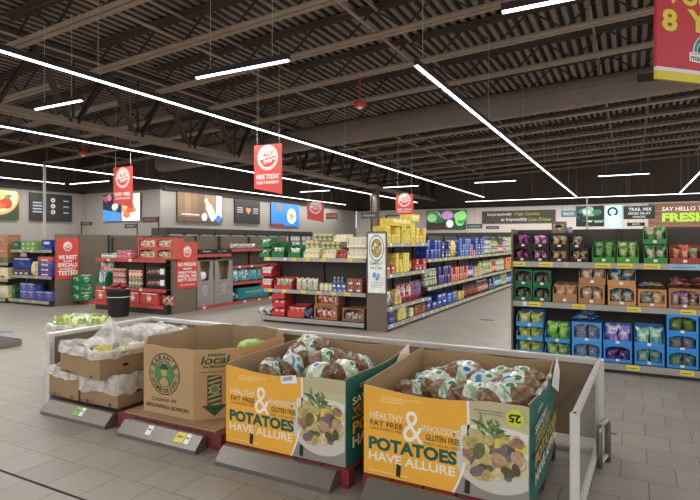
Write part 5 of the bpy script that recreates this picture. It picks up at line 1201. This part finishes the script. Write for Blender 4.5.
    for i in range(95):
        u = g.uniform(.66, .985); v = g.uniform(.24, .66)
        if ((u-cu)/.25)**2+((v-.47)/.25)**2 > 1: continue
        r = g.uniform(.022, .043); a = g.uniform(0, 3.1); U = Vector((math.cos(a), 0, math.sin(a))); V = Vector((-math.sin(a), 0, math.cos(a)))
        if u+r*1.3/W > .99: u = .99-r*1.3/W
        m.disc(P0(u, v, .0006+.00006*i), U, V, r*1.25, mat(g.choice(pc), .45, var=.25, scale=40), 12, r*.8)
    m.build('potato_print', fr)
    m = MB()
    for i in range(26):
        a = g.uniform(.2, 2.9); l = g.uniform(.03, .09); O = Vector(P0(.80+g.uniform(-.07, .07), .72+g.uniform(-.08, .06), .003+.00005*i)); d = Vector((math.cos(a), 0, math.sin(a))); s = Vector((-d.z, 0, d.x))*.009
        m.face([O, O+d*l*.5+s, O+d*l, O+d*l*.5-s], mat(g.choice(['4f6a35', '6a8a45', '3f5530', '7f8f4a']), .5))
    m.build('herb_print', fr)
    m = MB()
    for i in range(5):
        a0 = R(200+i*9); m.disc(P0(.9, .60-.02*i, .0046+.0001*i), (1, 0, 0), (0, 0, 1), .1, mat('d9c95a', .45), 14, .035, a0=.3, a1=2.8, r_in=.8)
    m.build('noodle_print', fr)
    # lettering
    U, V = (1, 0, 0), (0, 0, 1)
    def T(s, u0, u1, v0, v1, mm, b=.02, sl=0):
        m = MB(); put_text(m, s, (Wd(u0), e-.0016, v0*H), (1, 0, sl), V, Wd(u1-u0), (v1-v0)*H, mm, b); m.build('lettering_line', fr)
    T('HEALTHY', .045, .265, .635, .71, CREAM, .01); T('WHOLESOME', .385, .615, .585, .655, CREAM, .01); T('HAVE ALLURE', .035, .59, .165, .265, CREAM, .03)
    T('&', .265, .395, .44, .78, mat('f4f0e4', .5, var=.02), .0)
    m = MB(); T('FAT FREE', .045, .265, .555, .615, BRNT, .02); T('CHOLESTEROL FREE', .045, .26, .51, .54, BRNT, .0); T('GLUTEN FREE', .41, .615, .495, .56, BRNT, .02); T('ONLY 110 CALORIES', .40, .615, .445, .475, BRNT, .0)
    m = MB(); T('POTATOES', .035, .60, .285, .43, TEALT, .045)
    m = MB()
    for k in range(3): m = MB(); m.box(Wd(.12), Wd(.12+.25-.05*k), e-.0012, e-.0006, H*(.885-.025*k), H*(.893-.025*k), mat('f0d9a0', .5)); m.build('fine_print_line', fr)
    m = MB()
    m.box(Wd(.04), Wd(.3), e-.0012, e-.0006, H*.045, H*.055, mat('f0d9a0', .5)); m.build('fine_print_line', fr)
    HD = mat('2a251c', .8)
    for u, v in ((.235, .1), (.66, .09)):
        m = MB(); pts_ = [(u-.016, v-.06), (u+.012, v-.07), (u+.018, v+.06), (u-.01, v+.08)]; m.face([P0(a, b, .0035) for a, b in pts_], HD if u < .5 else HD); m.build('hand_hole', fr)
    if sticker:
        m = MB(); m.disc(P0(.925, .87, .006), U, V, .052, mat('c8d23a', .45), 28); s = m.build('round_sticker', fr)
        q = MB(); c = Vector(P0(.925, .87, .0065)); put_text(q, '25', c+Vector((.034, 0, .024)), (-1, 0, 0), (0, 0, -1), .066, .048, BLACK, .04); q.build('sticker_number', fr)
        m = MB(); m.box(Wd(.70), Wd(.86), e-.004, e-.003, H*.9, H*.91, mat('8a8778', .5)); m.box(Wd(.72), Wd(.86), e-.004, e-.003, H*.87, H*.88, mat('8a8778', .5)); m.build('picture_caption', fr)
    else:
        m = MB(); q = Vector(P0(.5, .86, .003)); m.face([q, q+Vector((.13, 0, .02)), q+Vector((.118, 0, .075)), q+Vector((-.012, 0, .055))], WHITE); s = m.build('paper_label', fr)
        m = MB(); q = q+Vector((.012, -.001, .022))
        for k in range(9): m.face([q+Vector((.009*k, 0, .002*k)), q+Vector((.009*k+.005, 0, .002*k)), q+Vector((.009*k+.003, 0, .026+.002*k)), q+Vector((.009*k-.002, 0, .026+.002*k))], mat('4a62a0', .5))
        m.build('label_print', fr)
    # side lettering
    def S(s, v0, v1, z0_, z1_, mm, b=.02):
        m = MB(); put_text(m, s, (W+.021+.004, v0*D, z0_*H), (0, 1, 0), (0, 0, 1), (v1-v0)*D, (z1_-z0_)*H, mm, b); m.build('lettering_line', sd)
    S('SAVORY', .05, .48, .70, .79, CREAM, .02); S('HAVE APPEAL', .05, .9, .2, .33, CREAM, .03)
    S('VERSATILE', .05, .58, .6, .68, GOLD, .01); S('NUTRITIOUS', .05, .58, .53, .575, GOLD, .01); S('POTATOES', .05, .9, .36, .5, GOLD, .04)
    m = MB(); m.box(W+.0225, W+.024, .15*D, .3*D, .9*H, .905*H, CREAM); m.build('fine_print_line', sd); m = MB(); m.box(W+.0225, W+.024, .15*D, .34*D, .87*H, .875*H, CREAM); m.build('fine_print_line', sd)
    # torn corner flap with plain white inside
    m = MB(); zt_ = top_side(1); O = Vector((W+.012, D*.70, 0))
    m.face([O+Vector((.01, 0, zt_-.1)), O+Vector((.045, .08, zt_-.16)), O+Vector((.03, D*.26, zt_-.06)), O+Vector((.008, D*.3, zt_+.035)), O+Vector((.012, .12, zt_-.01))], mat('d9d8d2', .6)); m.build('torn_flap', t)
    return t
potato_bin('potato bin with the orange front and a small paper label, red pallet below', -2.665, -1.655, FY, 4.12, IZ+.002, .565, False, 1.2, 1)
potato_bin('potato bin with a round yellow green sticker, nearest the glazed frame', -1.52, -.5, FY, 4.12, IZ+.002, .565, True, .3, 2)
# ------------------------------------------------------------------ bags of potatoes
FILMS = [print_mat(['a9c8a0', 'd6ddd4', 'e2e6e0', 'c9d8d0', '5f9fb8'], 7, .2), print_mat(['4f9ab8', 'cfdcdc', 'e0e4dc', 'dfe6dc', '8fb88f'], 6, .2), print_mat(['8ab090', 'c8d6c0', 'e4e6e0', 'd2dcd6', '6a9a80'], 8, .2)]
def bag_meshes(seed):
    off = Vector((seed*3.1, seed*1.7, seed*.9))
    def rad(d):
        p = Vector((d.x*1.7, d.y, d.z))*2.9+off; dist = noise.voronoi(p)[0]
        return 1+.24*(.36-dist[0])-.05*max(0, abs(d.x)-.85)*4
    m = MB(); sx, sy, sz = .185, .12, .085
    nu, nv = 36, 24
    def pt(i, j, k=1.0):
        th = math.pi*j/nv; ph = 2*math.pi*i/nu; d = Vector((math.cos(th), math.sin(th)*math.cos(ph), math.sin(th)*math.sin(ph))); r = rad(d)*k
        pinch = 1-.25*max(0, abs(d.x)-.7)/.3
        return (d.x*sx*r, d.y*sy*r*pinch, d.z*sz*r*pinch)
    vs = [pt(i, j) for j in range(nv+1) for i in range(nu)]
    fs = [(j*nu+i, j*nu+(i+1) % nu, (j+1)*nu+(i+1) % nu, (j+1)*nu+i) for j in range(nv) for i in range(nu)]
    m.raw(vs, fs, POTATO); body = m.mesh('net_bag', True)
    m = MB(); a, b = 7+2*(seed % 3), 14+2*(seed % 2); i0, i1 = 0, 15
    vs = [pt(i % nu, j, 1.03+.025*math.sin(3*i+seed)*math.sin(2*j)) for j in range(a, b+1) for i in range(i0, i1+1)]; n = i1-i0+1
    fs = [(j*n+i, j*n+i+1, (j+1)*n+i+1, (j+1)*n+i) for j in range(b-a) for i in range(n-1)]
    m.raw(vs, fs, FILMS[seed % 3]); lab = m.mesh('printed_film', True)
    m = MB(); L_ = mat('4f8a5a', .4); q = random.Random(seed)
    # loose lettering-like emblem on the film: an oval and a stripe
    c = Vector(pt(8, 11, 1.07)); m.disc(c, (1, 0, 0), (0, .25, .97) if False else (0, 1, .05), .045, mat('f2f3ee', .35), 16, .035); m.disc(c+Vector((0, 0, .002)), (1, 0, 0), (0, 1, .05), .032, mat(q.choice(['3f8f5a', '2f7fb0', '4aa06a']), .35), 14, .022); emb = m.mesh('oval_emblem')
    m = MB(); e = Vector(pt(0, 0)); m.raw([e, e+Vector((.05, .035, .03)), e+Vector((.07, .0, .045)), e+Vector((.05, -.035, .02)), e+Vector((.02, 0, -.005))], [(0, 1, 2), (0, 2, 3), (0, 3, 4), (0, 4, 1)], FILM_C); tail = m.mesh('twisted_end')
    return body, lab, emb, tail
BAGS = [bag_meshes(s) for s in range(4)]
def potato_bag(i, loc, rot, label, group):
    b = BAGS[i % 4]; o = ob('potato_bag', b[0], None, loc); o.rotation_euler = rot; tag(o, label, 'potato bag', group); o.scale = (.86, .86, .86)
    ob('printed_film', b[1], o); ob('oval_emblem', b[2], o); ob('twisted_end', b[3], o)
def P3(px, py, Y):
    X = xs(px, Y); return Vector((X, Y, zs(py, X, Y)))
rnd = random.Random(5)
# first bin: a heap leaning to the back
B1 = [(247, 372, 3.42, 20), (262, 352, 3.72, -40), (250, 345, 3.95, 60), (284, 342, 3.9, -15), (306, 352, 3.8, 70), (292, 366, 3.5, 100), (328, 360, 3.65, 30), (345, 372, 3.5, 80), (318, 374, 3.35, -10), (362, 366, 3.7, 100), (270, 372, 3.3, 110), (300, 345, 3.98, 10)]
for i, (px, py, Y, a) in enumerate(B1):
    p = P3(px, py, Y); p.x = max(-2.48, min(-1.82, p.x)); p.y = min(3.92, max(3.22, p.y)); p.z = max(p.z, .56)
    potato_bag(i, p, (R(rnd.uniform(35, 60)), R(rnd.uniform(-20, 20)), R(a)), 'net bag of potatoes with printed film heaped in the bin with the paper label', 'potato bags in the bin with the paper label')
B2 = [(415, 384, 3.75, 10), (395, 392, 3.5, 30), (437, 384, 3.6, 70), (462, 376, 3.75, 15), (485, 384, 3.7, -20), (450, 392, 3.42, -10), (476, 396, 3.36, 5), (508, 394, 3.4, 90), (525, 388, 3.52, 5), (522, 398, 3.3, 8), (500, 380, 3.8, 40), (438, 378, 3.92, 50), (468, 370, 3.95, -30), (530, 380, 3.72, 10), (495, 398, 3.25, 80)]
for i, (px, py, Y, a) in enumerate(B2):
    p = P3(px, py, Y); p.x = max(-1.34, min(-.66, p.x)); p.y = min(3.9, max(3.22, p.y)); p.z = min(max(p.z, .55), .7)
    potato_bag(i+1, p, (R(rnd.uniform(15, 45)), R(rnd.uniform(-15, 15)), R(a)), 'net bag of potatoes with printed film heaped in the bin with the round sticker', 'potato bags in the bin with the round sticker')
# ------------------------------------------------------------------ printed brown octagonal bin
INK = mat('1f4a2c', .6, var=.05); GRNI = mat('3f8a4a', .6, var=.05); KR = mat('b5966f', .8, var=.06, scale=2.5)
X0, X1, Y0, Y1 = -4.02, -2.9, 3.23, 4.4; c = .27; H = .575; z0 = IZ+.015
poly = [(X0+c, Y0), (X1-c, Y0), (X1, Y0+c), (X1, Y1-c), (X1-c, Y1), (X0+c, Y1), (X0, Y1-c), (X0, Y0+c)]
t = thing('cardboard_bin', 'eight sided brown cardboard bin with green growing season print', 'produce bin', (0, 0, z0)); cx, cy = (X0+X1)/2, (Y0+Y1)/2
faces = []
for i in range(8):
    a, b = Vector((*poly[i], 0)), Vector((*poly[(i+1) % 8], 0)); d = (b-a).normalized(); n = Vector((d.y, -d.x, 0)); L = (b-a).length; m = MB(); k = 8; h_ = lambda s: H+.006*math.sin(s*9+i)+(.018 if i in (3, 4, 5) else 0)
    for j in range(k):
        pa, pb = a+d*L*j/k, a+d*L*(j+1)/k; za, zb_1 = h_(j/k), h_((j+1)/k); up = Vector((0, 0, 1)); off = -n*.012
        m.face([pa, pb, pb+up*zb_1, pa+up*za], KR); m.face([pb+off, pa+off, pa+off+up*za, pb+off+up*zb_1], CARD_IN); m.face([pa+up*za, pb+up*zb_1, pb+off+up*zb_1, pa+off+up*za], CARD)
    faces.append((m.build('wall_panel', t), a, d, n, L))
m = MB(); m.face([(p[0]*.98+cx*.02, p[1]*.98+cy*.02, .01) for p in poly], CARD_D); m.build('bin_bottom', t)
fr, a, d, n, L = faces[0]; e = n*.0025; Z = Vector((0, 0, 1))
C = a+d*L*.43+Z*H*.60+e; r = .178
m = MB(); m.disc(C, d, Z, r, INK, 40, r_in=.95); m.disc(C, d, Z, r*.62, INK, 32, r_in=.95); arc_text(m, "SARAH'S", C, d, Z, r*.79, r*.25, R(160), R(20), INK, bold=.03); arc_text(m, 'HOMEGROWN', C, d, Z, r*.79, r*.23, R(197), R(343), INK, True, .03)
for s in (-1, 1): 
    for k in (-1, 0, 1): m.face([C+d*s*r*.66+Z*(k*.012-.002), C+d*s*r*.92+Z*(k*.012-.002), C+d*s*r*.92+Z*(k*.012+.002), C+d*s*r*.66+Z*(k*.012+.002)], INK)
m.build('round_emblem', fr)
m = MB(); m.disc(C+e*.2, d, Z, r*.56, GRNI, 24, a0=R(105), a1=R(255)); m.disc(C+e*.2, d, Z, r*.56, GRNI, 24, a0=R(-75), a1=R(75)); 
m.disc(C+e*.4+Z*r*.1, d, Z, r*.2, KR, 18, r*.24); m.disc(C+e*.5+Z*r*.27, d, Z, r*.33, INK, 18, r*.06); m.disc(C+e*.55+Z*r*.3, d, Z, r*.2, INK, 16, r*.2, a0=0, a1=math.pi); m.disc(C+e*.45-Z*r*.5, d, Z, r*.34, KR, 18, r*.4, a0=0, a1=math.pi); m.disc(C+e*.5-Z*r*.5, d, Z, r*.34, INK, 18, r*.4, a0=0, a1=math.pi, r_in=.9); m.build('emblem_figure', fr)
m = MB(); put_text(m, 'Celebrate the', a+d*L*.17+Z*H*.185+e, d+Z*.04, Z, L*.5, H*.065, INK, .0, .25); m.build('lettering', fr); m = MB(); put_text(m, 'GROWING SEASON', a+d*L*.05+Z*H*.09+e, d, Z, L*.86, H*.055, INK, .03); put_text(m, 'by FRESH FARMS', a+d*L*.55+Z*H*.30+e, d, Z, L*.25, H*.02, INK, .0) if False else None; m.build('lettering', fr)
ch, a, d, n, L = faces[1]; e = n*.0025
m = MB(); put_text(m, 'FRESH', a+d*L*.30+Z*H*.90+e, d, Z, L*.36, H*.04, INK, .03); m.build('lettering', ch); m = MB(); put_text(m, 'local', a+d*L*.15+Z*H*.79+e, d, Z, L*.58, H*.12, INK, .02, .25); m.build('lettering', ch); m = MB(); put_text(m, 'IN SEASON', a+d*L*.2+Z*H*.735+e, d, Z, L*.5, H*.04, INK, .03); m.build('lettering', ch); m = MB(); put_text(m, 'Supporting Growers', a+d*L*.13+Z*H*.665+e, d, Z, L*.62, H*.028, INK, 0); m.build('lettering', ch)
m = MB(); x0_, x1_ = L*.3, L*.58; zz0, zz1 = H*.2, H*.63
k = 13
for i in range(k):
    if i % 2 == 0:
        za, zb_1 = zz0+(zz1-zz0)*i/k, zz0+(zz1-zz0)*(i+1)/k; s = (zz1-zz0)/k*1.4
        m.face([a+d*x0_+Z*za+e, a+d*x1_+Z*min(zz1, za+s)+e, a+d*x1_+Z*min(zz1, zb_1+s)+e, a+d*x0_+Z*zb_1+e], INK)
for xx in (x0_, x1_): m.face([a+d*(xx-.004)+Z*zz0+e, a+d*(xx+.004)+Z*zz0+e, a+d*(xx+.004)+Z*zz1+e, a+d*(xx-.004)+Z*zz1+e], INK)
m.face([a+d*L*.17+Z*zz0+e, a+d*L*.44+Z*H*.04+e, a+d*L*.71+Z*zz0+e], INK); m.build('arrow_print', ch)
m = MB(); m.disc(a+d*L*.44+Z*H*.43+e*1.5, d, Z, .04, KR, 18, .04); m.disc(a+d*L*.44+Z*H*.43+e*2, d, Z, .03, GRNI, 16, .026); m.build('apple_print', ch)
# green bags of produce low inside the bin's far corner
m = MB(); m.ball((0, 0, 0), (.17, .12, .09), mat('8fb84f', .3, var=.25, scale=20), 18, 12, lambda d: 1+.1*(.5-noise.voronoi(Vector(d)*2.4)[0][0])); 
gb = m.mesh('produce_bag', True)
for i, (x, y, z, r_) in enumerate(((-3.24, 4.1, .57, 20), (-3.12, 3.9, .5, 80), (-3.3, 3.86, .48, 140))): tag(ob('produce_bag', gb, None, (x, y, z), R(r_)), 'shiny light green bag of produce inside the printed brown bin', 'produce bag', 'green produce bags in the brown bin')
m = MB(); m.box(-3.4, -3.02, 3.75, 4.2, IZ+.03, .4, CARD_D); tag(m.build('cardboard_insert'), 'plain cardboard insert low inside the printed brown bin', 'cardboard')
# ------------------------------------------------------------------ banana boxes with plastic liners
KB = mat('967b5c', .8, var=.08, scale=3); KBD = mat('93744f', .8, var=.08, scale=3)
def open_box(label, x, y, z, w, d, h, rot, seed, liner=True, drape=.07):
    t = thing('banana_box', label, 'box', (x, y, z), rot); th = .01; a, b = w/2, d/2
    m = MB(); m.box(-a, a, -b, b, 0, th, KB)
    for s in (-1, 1):
        m.box(min(s*a, s*(a-th)), max(s*a, s*(a-th)), -b, b, th, h, KB); m.box(-a+th, a-th, min(s*b, s*(b-th)), max(s*b, s*(b-th)), th, h, KB)
    m.build('carton_body', t)
    m = MB()
    for s in (-1, 1):
        m.face([(-a-.002, -b-.0015, h*.0+.01), (-a*.2, -b-.0015, .01), (-a*.2, -b-.0015, .02), (-a, -b-.0015, .02)], KBD)
    m.build('lower_fold', t)
    for sx in (-.3, .3): m = MB(); m.disc((sx*w, -b-.002, h*.08), (1, 0, 0), (0, 0, 1), .014, BLACK, 10); m.build('vent_hole', t)
    m = MB(); m.disc((a+.002, 0, h*.45), (0, 1, 0), (0, 0, 1), .035, BLACK, 12, .014); m.build('vent_hole', t)
    if liner:
        g = random.Random(seed); off = Vector((seed*2.3, seed*.7, 1.1))
        peri = []
        N = 56
        for k in range(N):
            q = k/N*4; s = int(q); f = q-s
            p = [(-a+2*a*f, -b), (a, -b+2*b*f), (a-2*a*f, b), (-a, b-2*b*f)][s]; peri.append(p)
        prof = [(-.04, -.16), (-.03, -.10), (-.018, -.04), (-.012, .02), (.0, .035), (.018, .02), (.022, -.02), (.02, -drape*.6), (.024, -drape)]
        vs = []
        for j, (o_, dz) in enumerate(prof):
            for k, (px_, py_) in enumerate(peri):
                nx, ny = (0, -1) if abs(py_+b) < 1e-6 else ((1, 0) if abs(px_-a) < 1e-6 else ((0, 1) if abs(py_-b) < 1e-6 else (-1, 0)))
                v = noise.noise_vector(Vector((px_*9, py_*9, j*.8))+off)
                am = .03 if j < 3 else .016
                hz = dz+(v.z*.03 if j != 4 else v.z*.05)+(-(.5+.5*v.x)*drape*.5 if j >= 7 else 0)
                oo = max(.008, o_+abs(v.x)*.012) if j >= 5 else (min(-.012, o_-abs(v.x)*am) if j <= 3 else o_)
                vs.append((px_+nx*oo+ny*v.y*.006, py_+ny*oo+nx*v.y*.006, h+hz))
        fs = [(j*N+k, j*N+(k+1) % N, (j+1)*N+(k+1) % N, (j+1)*N+k) for j in range(len(prof)-1) for k in range(N)]
        m = MB(); m.raw(vs, fs, FILM); m.build('plastic_liner', t, True)
    return t
def peak(parent, pts, seed, nm='plastic_peak'):
    """a bunched-up sheet of liner standing over a box: rows of points joined and crumpled"""
    m = MB(); off = Vector((seed*1.9, .3, 2.2)); nv = len(pts)-1; nu = 14
    def fn(u, v):
        k = v*nv; i = min(int(k), nv-1); f = k-i; A = Vector(pts[i][0]).lerp(Vector(pts[i+1][0]), f); B = Vector(pts[i][1]).lerp(Vector(pts[i+1][1]), f); p = A.lerp(B, u)
        return p+noise.noise_vector(p*11+off)*.022+Vector((0, 0, .03*math.sin(math.pi*u)))
    m.grid(fn, nu, 10, FILM); m.build(nm, parent, True)
YB_ = 3.17
lowA = open_box('lower banana box at the end, half covered by the stacked box', -4.78, YB_+.22, IZ, .46, .42, .25, R(-2), 1, drape=.05)
lowB = open_box('lower banana box beside the printed brown bin', -4.28, YB_+.24, IZ, .5, .46, .25, R(1), 2, drape=.11)
upA = open_box('upper banana box with a tall peak of clear plastic liner', -4.44, YB_+.2, IZ+.255, .66, .5, .225, R(-6), 3, drape=.035)
peak(upA, [((-.3, -.02, .2), (.06, .04, .2)), ((-.2, .05, .34), (.04, .08, .32)), ((-.1, .09, .47), (-.05, .1, .46)), ((-.16, .16, .35), (.09, .18, .32)), ((-.26, .22, .22), (.16, .23, .22))], 4)
peak(upA, [((-.3, -.1, .23), (-.28, .2, .23)), ((-.2, -.12, .25), (-.18, .12, .27)), ((-.1, -.1, .2), (-.08, .1, .22))], 5, 'plastic_fold')
bkA = open_box('far lower banana box against the back rail', -4.66, 4.08, IZ, .55, .42, .25, 0, 6, False)
bkB = open_box('far banana box with bunched clear plastic behind the printed brown bin', -4.66, 4.1, IZ+.255, .6, .46, .26, R(3), 7)
peak(bkB, [((-.28, -.2, .27), (.28, -.2, .27)), ((-.25, -.05, .31), (.26, -.06, .3)), ((-.26, .08, .28), (.26, .1, .31)), ((-.28, .2, .26), (.28, .2, .27))], 8)
# banana hands
YB1, YB2 = mat('d8cf6a', .4, var=.12, scale=14), mat('c9cf78', .4, var=.12, scale=14)
def hand(label, loc, rot, n=6, group=None, cm=YB1, s=1.0):
    t = thing('banana_hand', label, 'bananas', loc, 0, group); t.rotation_euler = rot
    for i in range(n):
        m = MB(); a = (i-(n-1)/2)*.2; pts = []; rr = []
        for k in range(8):
            q = k/7; r = .13*s; th = -.3+1.5*q
            x = r*math.sin(th); z = r*(1-math.cos(th))*.9; pts.append((x*math.cos(a), x*math.sin(a)+.012*(i-(n-1)/2), z)); rr.append(s*.017*(.35 if k == 0 else (.45 if k == 7 else (.85 if k in (1, 6) else 1))))
        m.tube(pts, rr, cm, 7); m.build('banana', t, True)
    m = MB(); m.ball((-.04*s, 0, .01), .02*s, mat('8a7a3a', .6), 8, 6); m.build('stalk', t)
hand('pale yellow bananas showing in the upper banana box', (-4.26, YB_+.1, IZ+.255+.16), (0, R(-20), R(190)), 7)
hand('second hand of bananas low in the upper banana box', (-4.3, YB_+.33, IZ+.255+.15), (0, R(-10), R(120)), 6, None, YB2)
hand('yellow bananas between the upper box and the printed brown bin', (-4.1, 3.72, IZ+.3), (0, R(-30), R(-150)), 6, None, YB1)
# crate of cabbages behind the side rail
kx, ky = -5.93, 4.2
t = open_box('low crate of green cabbages behind the rail corner', kx, ky, .3, .7, .5, .28, R(0), 11)
for s1 in (-1, 1):
    for s2 in (-1, 1): m = MB(); m.box(s1*.3-.03, s1*.3+.03, s2*.2-.03, s2*.2+.03, -.3, 0, BLACK); m.build('stand_leg', t)
def leafball(c, r, cols, seed):
    m = MB(); off = Vector((seed, 0, 0)); m.ball(c, r, mat(cols[0], .5, var=.25, scale=20), 16, 12, lambda d: 1+.08*math.sin(6*d.x+seed)+.06*math.sin(9*d.y+4*d.z))
    return m
for i, (dx, dy, cc, lb) in enumerate(((-.18, -.1, 'a9c86a', 'pale green cabbage at the outer end of the crate'), (.06, -.12, 'd3dca0', 'whitish yellow cabbage in the middle of the crate'), (-.04, .1, '7faa4a', 'dark green lettuce behind the cabbages'), (.24, .0, 'c3d48a', 'light cabbage at the inner end of the crate'))):
    m = leafball((0, 0, 0), (.12, .11, .1), [cc], i*1.3); o = m.build('cabbage', None, True, (kx+dx, ky+dy, .3+.28+.02)); tag(o, lb, 'cabbage')
    for k in range(5):
        q = k*1.256+i; l = MB(); l.grid(lambda u, v, q=q: (math.cos(q)*(.1+.04*v*v)-math.sin(q)*(u-.5)*.12*(1-.3*v), math.sin(q)*(.09+.04*v*v)+math.cos(q)*(u-.5)*.12*(1-.3*v), -.06+.16*v+.012*math.sin(9*u+q)), 5, 5, mat(cc, .5, var=.25, scale=20)); l.build('outer_leaf', o, True)
peak(t, [((-.33, -.2, .3), (.33, -.2, .3)), ((-.3, .05, .38), (.1, .0, .4)), ((-.33, .2, .3), (.33, .2, .3))], 12)
# floor stickers
for px, py, lb, cl in ((487, 320, 'small dark oval floor sticker in the shopping aisle', '2f3440'), (6, 332, 'small blue floor sticker near the grey platform', '3f5f8a')):
    d_ = F*CAM_H/(py-HZ); u_ = (px-350)/F*d_; X = u_*CS-d_*SN; Y = d_*CS+u_*SN
    m = MB(); m.disc((0, 0, .0015), (1, 0, 0), (0, 1, 0), .16, mat(cl, .5), 20, .1); o = m.build('floor_sticker', None, False, (X, Y, 0)); tag(o, lb, 'sticker')
    q = MB(); q.face([(-.07, -.01, .002), (.04, -.01, .002), (.04, -.03, .002), (.09, 0, .002), (.04, .03, .002), (.04, .01, .002), (-.07, .01, .002)], mat('8fa5b8', .5)); q.build('arrow_print', o)
